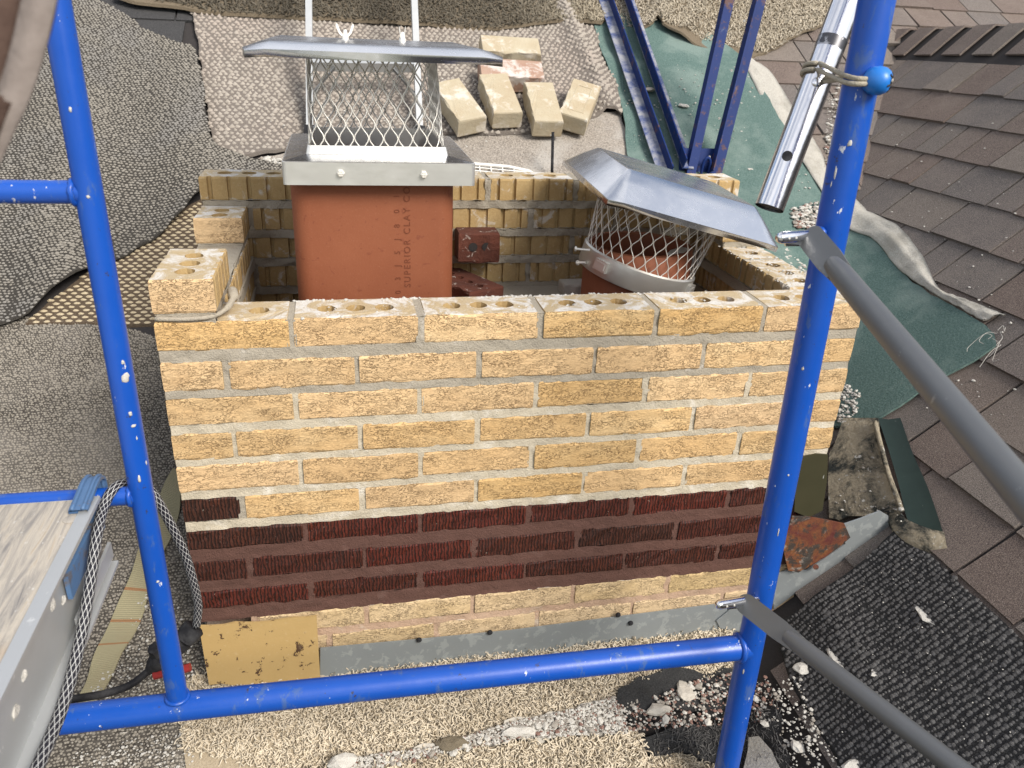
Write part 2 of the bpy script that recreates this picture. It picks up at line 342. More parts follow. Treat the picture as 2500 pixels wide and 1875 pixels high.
# ------------------------------------------------------------------ object helpers
ORG = {}
def tag(o, label=None, cat=None, group=None, kind=None):
    if label: o['label'] = label
    if cat: o['category'] = cat
    if group: o['group'] = group
    if kind: o['kind'] = kind
    return o
def empty(name, loc, label, cat, group=None):
    o = bpy.data.objects.new(name, None); COL.objects.link(o); o.location = tuple(loc); o.empty_display_size = .05
    ORG[o.name] = np.array(loc, float); return tag(o, label, cat, group)
def build(name, verts, faces, mats, parent=None, midx=None, smooth=False, uvs=None, org=None):
    """one mesh object from world-space vertices"""
    base = ORG[parent.name] if parent is not None else np.zeros(3)
    vs = np.asarray(verts, float)
    org = np.array(org, float) if org is not None else (vs.min(0) + vs.max(0)) / 2
    me = bpy.data.meshes.new(name)
    me.from_pydata((vs - org).tolist(), [], [list(map(int, f)) for f in faces])
    for mt in (mats if isinstance(mats, (list, tuple)) else [mats]): me.materials.append(M[mt])
    if midx is not None: me.polygons.foreach_set('material_index', list(midx))
    if smooth is True: me.polygons.foreach_set('use_smooth', [True] * len(me.polygons))
    elif smooth: me.polygons.foreach_set('use_smooth', [True] * len(me.polygons)); me.set_sharp_from_angle(angle=smooth)
    if uvs is not None:
        l = me.uv_layers.new(name='uv'); arr = np.array([uvs[i] for f in faces for i in f], float).ravel(); l.data.foreach_set('uv', arr)
    me.update()
    o = bpy.data.objects.new(name, me); COL.objects.link(o)
    if parent is not None: o.parent = parent
    o.location = tuple(org - base); ORG[o.name] = org
    return o
def build_np(name, vs, fs, mats, parent=None, midx=None, smooth=True):
    """big soups of equal-sized faces"""
    base = ORG[parent.name] if parent is not None else np.zeros(3)
    org = base
    me = bpy.data.meshes.new(name); n = fs.shape[1]
    me.vertices.add(len(vs)); me.vertices.foreach_set('co', (vs - org).astype(np.float32).ravel())
    me.loops.add(fs.size); me.loops.foreach_set('vertex_index', fs.astype(np.int32).ravel())
    me.polygons.add(len(fs)); me.polygons.foreach_set('loop_start', np.arange(0, fs.size, n, dtype=np.int32))
    for mt in (mats if isinstance(mats, (list, tuple)) else [mats]): me.materials.append(M[mt])
    if midx is not None: me.polygons.foreach_set('material_index', np.asarray(midx, np.int32))
    me.polygons.foreach_set('use_smooth', np.full(len(fs), smooth)); me.update(calc_edges=True)
    o = bpy.data.objects.new(name, me); COL.objects.link(o)
    if parent is not None: o.parent = parent
    o.location = tuple(org - base); ORG[o.name] = org
    return o
class MB:
    def __init__(s): s.v = []; s.f = []; s.m = []; s.uv = []
    def add(s, vs, fs, mi=0, uv=None):
        b = len(s.v); s.v += [tuple(map(float, q)) for q in vs]; s.f += [tuple(i + b for i in f) for f in fs]; s.m += [mi] * len(fs)
        s.uv += list(uv) if uv is not None else [(0, 0)] * len(vs); return s
    def box(s, lo, hi, mi=0, mat=None):
        x0, y0, z0 = lo; x1, y1, z1_ = hi
        vs = [(x0, y0, z0), (x1, y0, z0), (x1, y1, z0), (x0, y1, z0), (x0, y0, z1_), (x1, y0, z1_), (x1, y1, z1_), (x0, y1, z1_)]
        if mat is not None: vs = [mat @ Vector(q) for q in vs]
        return s.add(vs, [(3, 2, 1, 0), (4, 5, 6, 7), (0, 1, 5, 4), (1, 2, 6, 5), (2, 3, 7, 6), (3, 0, 4, 7)], mi)
    def hexa(s, vs, mi=0): return s.add(vs, [(3, 2, 1, 0), (4, 5, 6, 7), (0, 1, 5, 4), (1, 2, 6, 5), (2, 3, 7, 6), (3, 0, 4, 7)], mi)
    def tube(s, path, r, n=16, mi=0, cap=True, closed=False):
        P = [np.array(q, float) for q in path]; k = len(P); rs = r if hasattr(r, '__len__') else [r] * k
        T = []
        for i in range(k):
            a = P[(i - 1) % k] if (closed or i > 0) else P[i]; b = P[(i + 1) % k] if (closed or i < k - 1) else P[i]
            t = b - a; T.append(t / (np.linalg.norm(t) + 1e-12))
        ref = np.array([0, 0, 1.]) if abs(T[0][2]) < .9 else np.array([1., 0, 0])
        u = np.cross(T[0], ref); u /= np.linalg.norm(u); vs = []; uv = []; ln = 0
        for i in range(k):
            u = u - T[i] * (u @ T[i]); u /= np.linalg.norm(u); w_ = np.cross(T[i], u)
            if i: ln += np.linalg.norm(P[i] - P[i - 1])
            for j in range(n):
                a = 2 * math.pi * j / n; vs.append(P[i] + rs[i] * (math.cos(a) * u + math.sin(a) * w_)); uv.append((2 * j / n if j <= n / 2 else 2 - 2 * j / n, ln))
        fs = []
        for i in range(k if closed else k - 1):
            for j in range(n):
                a = i * n + j; b = i * n + (j + 1) % n; c = ((i + 1) % k) * n + (j + 1) % n; d = ((i + 1) % k) * n + j
                fs.append((a, b, c, d))
        if cap and not closed: fs.append(tuple(range(n - 1, -1, -1))); fs.append(tuple((k - 1) * n + j for j in range(n)))
        return s.add(vs, fs, mi, uv)
    def lathe(s, prof, origin, axis, n=20, mi=0, cap=True):
        ax = np.array(axis, float); ax /= np.linalg.norm(ax); ref = np.array([0, 0, 1.]) if abs(ax[2]) < .9 else np.array([1., 0, 0])
        u = np.cross(ax, ref); u /= np.linalg.norm(u); w_ = np.cross(ax, u); o = np.array(origin, float); vs = []; fs = []
        for r_, h in prof:
            for j in range(n):
                a = 2 * math.pi * j / n; vs.append(o + ax * h + r_ * (math.cos(a) * u + math.sin(a) * w_))
        for i in range(len(prof) - 1):
            for j in range(n): fs.append((i * n + j, i * n + (j + 1) % n, (i + 1) * n + (j + 1) % n, (i + 1) * n + j))
        if cap: fs.append(tuple(range(n - 1, -1, -1))); fs.append(tuple((len(prof) - 1) * n + j for j in range(n)))
        return s.add(vs, fs, mi)
    def plate(s, poly, th, mi=0):
        """planar-ish polygon (world pts) thickened along its normal"""
        P = [np.array(q, float) for q in poly]; n = np.zeros(3); c = sum(P) / len(P)
        for i in range(len(P)): n += np.cross(P[i] - c, P[(i + 1) % len(P)] - c)
        n /= np.linalg.norm(n); k = len(P); vs = P + [q - n * th for q in P]
        tri = tessellate_polygon([[Vector(q) for q in P]])
        fs = []
        for t in tri:
            a = np.cross(P[t[1]] - P[t[0]], P[t[2]] - P[t[0]])
            t = t if a @ n > 0 else t[::-1]
            fs.append(tuple(t)); fs.append(tuple(i + k for i in t[::-1]))
        fs += [((i + 1) % k, i, i + k, (i + 1) % k + k) for i in range(k)]
        return s.add(vs, fs, mi)
    def out(s, name, mats, parent=None, smooth=False, org=None):
        return build(name, s.v, s.f, mats, parent, s.m, smooth, s.uv, org)
def bez(pts, n=8):
    """Catmull-Rom through the points"""
    P = [np.array(p, float) for p in pts]; P = [2 * P[0] - P[1]] + P + [2 * P[-1] - P[-2]]; o = []
    for i in range(1, len(P) - 2):
        for j in range(n):
            t = j / n; a, b, c, d = P[i - 1:i + 3]
            o.append(.5 * (2 * b + (c - a) * t + (2 * a - 5 * b + 4 * c - d) * t * t + (3 * b - a - 3 * c + d) * t ** 3))
    o.append(P[-2]); return o

# ------------------------------------------------------------------ the roof (structure) and its shingles
def sheet(name, pts, mat):
    o = build(name, pts, [tuple(range(len(pts)))], mat); return tag(o, kind='structure')
roofA = sheet('roof', [(-4, -3, zA(0, -3)), (7, -3, zA(0, -3)), (7, 5.5, zA(0, 5.5)), (-4, 5.5, zA(0, 5.5))], 'asphalt')
xr = 2.62
roofB = sheet('roof', [(-.2, -3, zB(-.2, -3)), (xr, -3, zB(xr, -3)), (xr, 3.2, zB(xr, 3.2)), (-.2, 3.2, zB(-.2, 3.2))], 'asphalt')
far = sheet('ground', [(-400, -400, -7), (400, -400, -7), (400, 400, -7), (-400, 400, -7)], 'lawn')
def shingles(parent, p0, course, up, nrm, exposure, rows, span, widths, test, th=.006, mat='shingle', seed=1):
    """rows of tabs: each tab is its own object; alike tabs share a mesh"""
    rg = random.Random(seed); cache = {}
    p0 = np.array(p0); course = np.array(course) / np.linalg.norm(course); nrm = np.array(nrm) / np.linalg.norm(nrm)
    up = np.cross(nrm, course) * (1 if np.cross(nrm, course) @ np.array(up) > 0 else -1); n = 0
    for r in range(rows[0], rows[1]):
        s = span[0] - rg.random() * .2
        while s < span[1]:
            wd = rg.choice(widths); thick = rg.choice((th, th, th * 1.7))
            a = p0 + up * (r * exposure) + course * s
            cen = a + course * wd / 2 + up * exposure / 2
            if test(*pj(cen), cen):
                key = (wd, thick)
                if key not in cache:
                    g = .0035; L_ = exposure * 1.12; j = MB()
                    q = [course * g, course * (wd - g), course * (wd - g) + up * L_ , course * g + up * L_]
                    top = [q[0] + nrm * (thick + .004), q[1] + nrm * (thick + .004), q[2] + nrm * .0035, q[3] + nrm * .0035]
                    bot = [q[0] + nrm * .0005, q[1] + nrm * .0005, q[2] + nrm * .0005, q[3] + nrm * .0005]
                    me = bpy.data.meshes.new('shingle')
                    vs = [tuple(x) for x in bot + top]
                    me.from_pydata(vs, [], [(0, 1, 2, 3)[::-1], (4, 5, 6, 7), (0, 1, 5, 4), (1, 2, 6, 5), (2, 3, 7, 6), (3, 0, 4, 7)])
                    me.materials.append(M[mat]); bm = bmesh.new(); bm.from_mesh(me); bmesh.ops.recalc_face_normals(bm, faces=bm.faces); bm.to_mesh(me); bm.free()
                    cache[key] = me
                o = bpy.data.objects.new('shingle', cache[key]); COL.objects.link(o); o.parent = parent
                o.location = tuple(a + course * rg.uniform(-.002, .002) + up * rg.uniform(-.003, .003) - ORG[parent.name]); n += 1
            s += wd
    return n
inf = lambda u, v, d: d > 0 and -150 < u < 3150 and -120 < v < 2150
cB_dir = np.array([.03, 1, .88 * .03 - .045]); upB = np.cross(cB_dir, nB)
def testB(u, v, d, p):
    return inf(u, v, d) and u > 1880 and p[0] < xr - .19 and zB(p[0], p[1]) > zA(p[0], p[1]) - .08 and not (u < 1930 and v > 1500)
shingles(roofB, grB(2300, 303) , cB_dir, (1, 0, .9), nB, .1335, (-13, 6), (-1.8, 1.6), (.10, .15, .19, .24), testB, seed=3)
def testA(u, v, d, p):
    return inf(u, v, d) and zA(p[0], p[1]) > min(zB(p[0], p[1]), .50) - .05 and ((270 < u < 540 and v < 150) or (u > 1820 and v < 480))
shingles(roofA, grA(2000, 157), (1, .0, 0), (0, 1, .6), nA, .145, (-9, 16), (-1.2, 6.), (.13, .18, .24), lambda u, v, d, p: u > 1700 and testA(u, v, d, p), seed=5)
shingles(roofA, grA(385, 52.), (1, .0, 0), (0, 1, .6), nA, .145, (-3, 3), (-1.2, 1.0), (.20, .26, .31), lambda u, v, d, p: u < 600 and testA(u, v, d, p), mat='shingle_dark', seed=6)
# ridge caps bent over the crest of roof B
for i in range(11):
    y0 = .55 + i * .155; mbc = MB()
    a = np.array([xr, y0, zB(xr, y0)]); d = cB_dir / np.linalg.norm(cB_dir)
    dn = -np.cross(nB, d) / np.linalg.norm(np.cross(nB, d)); dn = dn if dn[2] < 0 else -dn
    up_ = nB / np.linalg.norm(nB); skew = .03
    prof = [(a + dn * .165 + up_ * .008), (a + dn * .06 + up_ * .011), (a + dn * .01 + up_ * .010), (a + np.array([.03, 0, .000])), (a + np.array([.13, 0, -.09]))]
    vs = []
    for j, q in enumerate(prof):
        for off, lift in ((0, .008), (.104, .003)): vs.append(q + d * off + up_ * lift)
        for off, lift in ((0, .0), (.104, -.002)): vs.append(q + d * off + up_ * lift)
    fs = []
    for j in range(len(prof) - 1):
        b = j * 4; fs += [(b, b + 1, b + 5, b + 4), (b + 3, b + 2, b + 6, b + 7), (b + 2, b, b + 4, b + 6), (b + 1, b + 3, b + 7, b + 5)]
    fs += [(0, 2, 3, 1), (16, 17, 19, 18)]
    build('ridge_cap', vs, fs, 'shingle', roofB)

# ------------------------------------------------------------------ carpets and mats
def inpoly(px, py, poly):
    c = False; n = len(poly); j = n - 1
    for i in range(n):
        xi, yi = poly[i]; xj, yj = poly[j]
        if ((yi > py) != (yj > py)) and px < (xj - xi) * (py - yi) / (yj - yi + 1e-12) + xi: c = not c
        j = i
    return c
def inpoly_np(X, Y, poly):
    c = np.zeros(X.shape, bool); n = len(poly); j = n - 1
    for i in range(n):
        xi, yi = poly[i]; xj, yj = poly[j]
        cond = ((yi > Y) != (yj > Y)) & (X < (xj - xi) * (Y - yi) / (yj - yi + 1e-12) + xi); c ^= cond; j = i
    return c
def gnd_np(X, Y): return np.maximum(cA + .6 * Y, np.minimum(cB + .88 * X - .045 * Y, .52))
def outline(px, jit=.004, h=0, plane=gr, sub=.02):
    P = [plane(*q, h)[:2] for q in px]; o = []
    for i in range(len(P)):
        a, b = P[i], P[(i + 1) % len(P)]; n = max(1, int(np.linalg.norm(b - a) / sub))
        for j in range(n):
            q = a + (b - a) * j / n; o.append((q[0] + nz3(q[0], q[1], 3, 22) * jit * 2, q[1] + nz3(q[0], q[1], 9, 22) * jit * 2))
    return o
def carpet(name, label, cat, px, mat, h, th=.008, fold=None, jit=.004, grid=.025, plane=gr, group=None, pts=None, base=None):
    poly = pts if pts is not None else outline(px, jit, h, plane)
    fold = fold or (lambda X, Y: 0 * X)
    base = base or gnd_np
    xs = [p[0] for p in poly]; ys = [p[1] for p in poly]
    gx, gy = np.meshgrid(np.arange(min(xs), max(xs), grid), np.arange(min(ys), max(ys), grid)); gx = gx.ravel(); gy = gy.ravel()
    ins = inpoly_np(gx, gy, poly); pts2 = [Vector(p) for p in poly] + [Vector((a, b)) for a, b in zip(gx[ins], gy[ins])]
    n = len(poly)
    vv, ee, ff, *_ = delaunay_2d_cdt(pts2, [(i, (i + 1) % n) for i in range(n)], [list(range(n))], 1, 1e-5)
    X = np.array([q.x for q in vv]); Y = np.array([q.y for q in vv]); Z = base(X, Y) + h + fold(X, Y)
    k = len(X); cnt = {}
    for f in ff:
        for i in range(len(f)):
            e = (f[i], f[(i + 1) % len(f)]); cnt[e] = 1
    vs = np.concatenate([np.stack([X, Y, Z], 1), np.stack([X, Y, Z - th], 1)])
    fs = [tuple(f) for f in ff] + [(e[1], e[0], e[0] + k, e[1] + k) for e in cnt if (e[1], e[0]) not in cnt]
    o = build(name, vs, fs, mat, smooth=math.radians(40)); tag(o, label, cat, group)
    o_surf = lambda A, B: base(A, B) + h + fold(A, B)
    return o, poly, o_surf
def scatter(poly, sx, sy, ang=0., jitter=.35, stagger=True):
    xs = np.array(poly); c = xs.mean(0); ca, sa = math.cos(ang), math.sin(ang); q = (xs - c) @ np.array([[ca, -sa], [sa, ca]])
    lo, hi = q.min(0), q.max(0); I, J = np.meshgrid(np.arange(int((hi[0] - lo[0]) / sx) + 1), np.arange(int((hi[1] - lo[1]) / sy) + 1))
    a = lo[0] + (I + (.5 * (J % 2) if stagger else 0)) * sx; b = lo[1] + J * sy
    a = a.ravel() + nrg.uniform(-jitter, jitter, a.size) * sx; b = b.ravel() + nrg.uniform(-jitter, jitter, b.size) * sy
    X = c[0] + a * ca + b * sa; Y = c[1] - a * sa + b * ca   # inverse rotation
    k = inpoly_np(X, Y, poly); X, Y = X[k], Y[k]
    d = np.stack([X, Y, gnd_np(X, Y)], 1) - CAM; cc = d @ R.T; u = 1250 + FPX * cc[:, 0] / cc[:, 2]; v = 937.5 + FPX * cc[:, 1] / cc[:, 2]
    k = (cc[:, 2] > .1) & (u > -120) & (u < 2620) & (v > -150) & (v < 2000)
    return X[k], Y[k]
def nubs(name, parent, X, Y, surf, rx, ry, hgt, mat, ang=0., var=.3, slope=None):
    """low domes: loops of yarn, as one mesh of stuff"""
    n = len(X); e = .004
    Z = surf(X, Y); zx = (surf(X + e, Y) - Z) / e; zy = (surf(X, Y + e) - Z) / e
    nn = np.stack([-zx, -zy, np.ones(n)], 1); nn /= np.linalg.norm(nn, axis=1)[:, None]
    t = np.stack([np.cos(ang) * np.ones(n), np.sin(ang) * np.ones(n), np.cos(ang) * zx + np.sin(ang) * zy], 1); t /= np.linalg.norm(t, axis=1)[:, None]
    b = np.cross(nn, t); P = np.stack([X, Y, Z], 1)
    rr = 1 + nrg.uniform(-var, var, n)[:, None]; hh = 1 + nrg.uniform(-var, var, n)[:, None]
    V_ = []
    for i in range(6):
        a = i * math.pi / 3; V_.append(P + t * rx * rr * math.cos(a) + b * ry * rr * math.sin(a) - nn * hgt * .25)
    V_.append(P + nn * hgt * hh + t * rx * nrg.uniform(-.3, .3, n)[:, None])
    vs = np.stack(V_, 1).reshape(-1, 3); k = np.arange(n)[:, None] * 7
    fs = np.concatenate([k + np.array([[i, (i + 1) % 6, 6]]) for i in range(6)])
    return tag(build_np(name, vs, fs, mat, parent), kind='stuff')
def tufts(name, parent, X, Y, surf, length, r, mat, lean=.8, curl=.6, seg=3, bias=(0, -.3), var=.35):
    """little bent worms of yarn"""
    n = len(X); Z = surf(X, Y); P = np.stack([X, Y, Z], 1); L_ = length * (1 + nrg.uniform(-var, var, n))
    a = nrg.uniform(0, 2 * math.pi, n); d = np.stack([np.cos(a) * lean + bias[0], np.sin(a) * lean + bias[1], np.full(n, .75)], 1)
    d += np.stack([0 * a, 0 * a, .6 * d[:, 1]], 1)
    d /= np.linalg.norm(d, axis=1)[:, None]
    rings = []; pos = P.copy()
    axis = nrg.normal(size=(n, 3)); axis /= np.linalg.norm(axis, axis=1)[:, None]
    u = np.cross(d, axis); u /= np.linalg.norm(u, axis=1)[:, None]
    for i in range(seg + 1):
        w_ = np.cross(d, u); rad = r * (1 if i < seg else .75) * (1 + nrg.uniform(-.15, .15, n))[:, None]
        for j in range(3):
            b = 2 * math.pi * j / 3; rings.append(pos + rad * (math.cos(b) * u + math.sin(b) * w_))
        pos = pos + d * (L_ / seg)[:, None]
        d = d + np.cross(axis, d) * curl * nrg.uniform(.5, 1.5, n)[:, None]; d[:, 2] -= .12; d /= np.linalg.norm(d, axis=1)[:, None]
        u = u - d * (u * d).sum(1)[:, None]; u /= np.linalg.norm(u, axis=1)[:, None]
    per = (seg + 1) * 3; vs = np.stack(rings, 1).reshape(-1, 3); k = np.arange(n)[:, None] * per; fs = []
    for i in range(seg):
        for j in range(3): fs.append(k + np.array([[i * 3 + j, i * 3 + (j + 1) % 3, (i + 1) * 3 + (j + 1) % 3, (i + 1) * 3 + j]]))
    e = seg * 3; fs.append(k + np.array([[e, e + 1, e + 2, e + 2]]))
    fs = np.concatenate(fs[:-1])
    return tag(build_np(name, vs, fs, mat, parent), kind='stuff')
nzv = np.vectorize(lambda a, b: noise.noise(Vector((a, b, 0.))))
# speckled grey carpet, bottom left
o, poly, sf = carpet('carpet', 'speckled grey loop carpet at lower left under the plank, strap and cable', 'carpet', None, 'speckle_base', .004,
    pts=[(-1.3, -.9), (.35, -.9), (.35, -.02), (.02, -.01), (.02, .66), (-.35, .80), (-1.3, .78)], fold=lambda X, Y: .004 * nzv(X * 5, Y * 5), grid=.05)
X, Y = scatter(poly, .0060, .0052, 0., .30); nubs('loop_pile', o, X, Y, sf, .0032, .0027, .0040, 'speckle', 0, .35)
# front shag
o, poly, sf = carpet('carpet', 'beige shag carpet with long curly yarn at the chimney foot behind the blue bottom tube', 'carpet',
    [(430, 1690), (470, 1645), (540, 1650), (640, 1650), (770, 1650), (800, 1625), (900, 1605), (1020, 1590), (1240, 1562), (1480, 1545), (1700, 1528), (1790, 1535), (1800, 1570), (1850, 1600),
     (1760, 1650), (1650, 1640), (1560, 1660), (1510, 1700), (1495, 1745), (1380, 1770), (1200, 1810), (1080, 1840), (940, 1850), (700, 1880), (480, 1930), (440, 1800)], 'shag_base', .010, jit=.006, grid=.03,
    fold=lambda X, Y: .006 * nzv(X * 7, Y * 7))
X, Y = scatter(poly, .0040, .0038, .3, .5); tufts('shag_pile', o, X, Y, sf, .0165, .0015, 'shag', .9, .6, 4, (0, -.25))
o, poly, sf = carpet('carpet', 'folded strip of beige shag carpet along the bottom edge below the rubble line', 'carpet',
    [(720, 1890), (900, 1868), (1120, 1835), (1300, 1805), (1480, 1792), (1560, 1790), (1572, 1815), (1565, 1850), (1700, 1850), (1780, 1845), (1780, 1960), (700, 1960)], 'shag_base', .022, jit=.006, grid=.03,
    fold=lambda X, Y: .008 * nzv(X * 7, Y * 7))
X, Y = scatter(poly, .0042, .0040, .3, .5); tufts('shag_pile', o, X, Y, sf, .019, .0016, 'shag', .9, .6, 4, (0, -.25))
# dark woven carpet with soft folds, upper left
def fold_dark(X, Y):
    f = .034 * nzv(X * 2.2 + .3 * Y, Y * 1.1) + .022 * np.sin(X * 17 + 2.5 * Y + 1.6 * nzv(X * 2, Y * 2)) * np.clip(1.9 - Y, 0, 1) + .010 * nzv(X * 5, Y * 5)
    return np.maximum(f + .012, 0) + .004
o, poly, sf = carpet('carpet', 'large dark grey woven carpet lying upside down in soft folds left of the chimney', 'carpet',
    [(-500, 60), (-60, -40), (120, 10), (240, 15), (290, 40), (345, 75), (420, 118), (475, 135), (500, 230), (506, 300), (516, 365), (540, 396), (640, 402), (760, 410), (760, 470), (560, 470), (480, 510), (390, 575), (230, 668), (75, 778), (-60, 800), (-600, 830)], 'woven_base', .02, th=.006, fold=fold_dark, grid=.03)
X, Y = scatter(poly, .0105, .0078, .06, .2); nubs('woven_loops', o, X, Y, sf, .0056, .0036, .0042, 'woven_dark', .06, .2)
# basket weave mat
o, poly, sf = carpet('mat', 'straw coloured basket weave mat showing below the dark carpet left of the chimney', 'mat',
    [(60, 790), (240, 640), (400, 540), (560, 440), (640, 470), (600, 560), (560, 640), (520, 790), (380, 792), (130, 788)], 'basket_dark', .008, grid=.04)
X, Y = scatter(poly, .024, .0095, 0, .06, True); nubs('straw_weave', o, X, Y, sf, .0104, .0045, .0055, 'basket_light', 0, .12)
# grey mat behind the wall, then the nubby rug on it
o, poly, sf = carpet('mat', 'matted grey carpet scrap dusted with mortar just behind the back wall', 'mat',
    [(620, 470), (600, 395), (700, 372), (1000, 345), (1085, 322), (1280, 300), (1515, 270), (1528, 320), (1545, 400), (1560, 480), (1200, 500)], 'mat_grey', .008, grid=.04)
X, Y = scatter(poly, .010, .008, .2, .5); nubs('matted_pile', o, X, Y, sf, .006, .004, .004, 'mat_grey', .4, .5)
def fold_rug(X, Y): return .03 * np.exp(-((X - (1.19 - .10 * (Y - 1.6))) / .035) ** 2) * np.clip((Y - 1.25) * 4, 0, 1) + .008 * nzv(X * 4, Y * 4)
o, poly, sf = carpet('rug', 'nubby pinkish beige rug with a frayed left edge under the loose bricks', 'rug',
    [(468, 20), (478, 80), (490, 150), (502, 240), (512, 300), (524, 372), (545, 388), (600, 380), (690, 365), (800, 360), (1000, 335), (1097, 325), (1280, 321), (1360, 312), (1420, 290), (1480, 272), (1520, 280), (1508, 220), (1492, 180), (1475, 150), (1460, 110), (1455, 60), (1400, 20)], 'rug_base', .020, th=.010, fold=fold_rug, grid=.03)
X, Y = scatter(poly, .019, .0135, .0, .18); nubs('rug_loops', o, X, Y, sf, .0092, .0066, .0085, 'rug_pink', .1, .3)
# brown pile carpet along the top
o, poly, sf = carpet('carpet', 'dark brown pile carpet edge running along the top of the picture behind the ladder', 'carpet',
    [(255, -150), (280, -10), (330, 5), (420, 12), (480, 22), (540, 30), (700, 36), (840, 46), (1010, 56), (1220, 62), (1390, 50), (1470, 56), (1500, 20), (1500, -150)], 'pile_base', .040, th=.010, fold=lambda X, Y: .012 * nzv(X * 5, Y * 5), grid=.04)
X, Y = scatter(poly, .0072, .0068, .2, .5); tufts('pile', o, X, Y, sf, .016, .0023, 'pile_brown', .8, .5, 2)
# green carpet with its canvas hem
def fold_green(X, Y):
    return .018 * np.exp(-((X - (2.05 - .55 * (1.9 - Y))) / .07) ** 2) + .010 * np.sin(Y * 24 + X * 3) * np.clip((Y - .9) * 2, 0, 1) * np.clip((1.55 - X) * 3, 0, 1) + .008 * nzv(X * 5, Y * 5)
green_px = [(1445, 40), (1640, 20), (1790, 120), (1828, 150), (1850, 190), (1900, 300), (1960, 380), (2010, 445), (2060, 520), (2110, 565), (2150, 590), (2190, 640), (2230, 690), (2300, 730), (2380, 780), (2430, 815),
            (2432, 842), (2380, 880), (2310, 915), (2250, 950), (2200, 990), (2150, 1020), (2060, 1040), (2000, 1040), (1960, 900), (1900, 760), (1830, 600), (1760, 520), (1560, 480), (1536, 420), (1528, 330), (1522, 280), (1500, 200), (1470, 130)]
o, poly, sf = carpet('carpet', 'faded green felt carpet draped over the valley right of the chimney', 'carpet', green_px, 'green', .024, th=.006, fold=fold_green, grid=.03, jit=.002)
green = o
def ribbon(name, pa, pb, mat, parent, th=.003, n=60, wav=.006):
    a = bez(pa, 8); b = bez(pb, 8); k = len(a); vs = []; m_ = 9
    for i in range(k):
        for j in range(m_):
            t = j / (m_ - 1); q = a[i] * (1 - t) + b[i] * t
            z = wav * (math.sin(t * math.pi) * (.7 + 1.2 * nz3(i * .11, j * .35, 5)) + nz3(i * .33, j * .5, 2) * .9 + nz3(i * .8, j * 1.1, 7) * .5); vs.append(q + np.array([-.5 * z, 0, z]))
    vs += [q - np.array([0, 0, th]) for q in vs]; K = k * m_; fs = []
    for i in range(k - 1):
        for j in range(m_ - 1):
            f = (i * m_ + j, i * m_ + j + 1, (i + 1) * m_ + j + 1, (i + 1) * m_ + j); fs += [f, tuple(x + K for x in f[::-1])]
    for i in range(k - 1):
        for j in (0, m_ - 1): q = (i * m_ + j, (i + 1) * m_ + j); fs.append((q[0], q[1], q[1] + K, q[0] + K))
    return build(name, vs, fs, mat, parent, smooth=True)
ha = [z3(545, 400), z3(640, 590), z3(760, 790), z3(880, 960), z3(985, 1120), z9(1000, 130), z9(1200, 230), z9(1370, 430), z9(1600, 590), z9(1800, 700), z9(1940, 780)]
hb = [z3(575, 345), z3(700, 440), z3(830, 650), z3(990, 900), z3(1050, 1040), z9(1130, 10), z9(1370, 150), z9(1530, 350), z9(1640, 560), z9(1850, 650), z9(2090, 740)]
ribbon('canvas_hem', [gr(*q, .030) for q in ha], [gr(*q, .020) for q in hb], 'hem', green, wav=.007)
for i in range(6):
    p = gr(2435, 800, .04); q = [p + np.array([rng.uniform(-.03, .01), rng.uniform(-.03, .01), 0])]
    for j in range(4): q.append(q[-1] + np.array([rng.uniform(-.025, .008), rng.uniform(-.02, .012), 0]))
    for w_ in q: w_[2] = ground(w_[0], w_[1]) + .03 + rng.uniform(0, .02)
    MB().tube(bez(q, 5), .0006, 4).out('loose_thread', 'chip_white', green)
# beige pile carpet top right
o, poly, sf = carpet('carpet', 'rumpled beige pile carpet heaped at the top behind the blue angle irons', 'carpet',
    [(1470, 58), (1510, 62), (1548, 70), (1590, 68), (1605, 52), (1614, 78), (1660, 102), (1730, 115), (1790, 132), (1830, 134), (1880, 118), (1930, 95), (1985, 70), (2030, 50), (2070, 0), (2070, -150), (1480, -150)], 'pile_base', .028, th=.008,
    fold=lambda X, Y: .035 * np.exp(-((X - 1.55 - .5 * (Y - 2.0)) / .06) ** 2) + .03 * np.exp(-((X - 1.8 - .8 * (Y - 2.15)) / .05) ** 2) + .015 * nzv(X * 4, Y * 4), grid=.035)
X, Y = scatter(poly, .0070, .0066, .2, .5); tufts('pile', o, X, Y, sf, .015, .0022, 'pile_beige', .8, .5, 2)
# black ribbed mat, lower right
def fold_black(X, Y): return .010 * np.exp(-((X - 1.19 - .2 * (Y + .3)) / .04) ** 2) + .004 * nzv(X * 6, Y * 6)
o, poly, sf = carpet('mat', 'black ribbed doormat sloping over the shingles at lower right under the lower brace', 'mat',
    [(2180, 1296), (2210, 1320), (2262, 1352), (2330, 1415), (2400, 1478), (2460, 1530), (2540, 1600), (2700, 1760), (2700, 2000), (2100, 2000), (2030, 1820), (1965, 1720), (1930, 1640), (1905, 1570), (1900, 1525), (1985, 1462), (2085, 1390)], 'black_base', .024, th=.012, fold=fold_black, grid=.03)
X, Y = scatter(poly, .0048, .0122, .0, .16, False); nubs('ribs', o, X, Y, sf, .0046, .0050, .0040, 'black_mat', 0, .45)
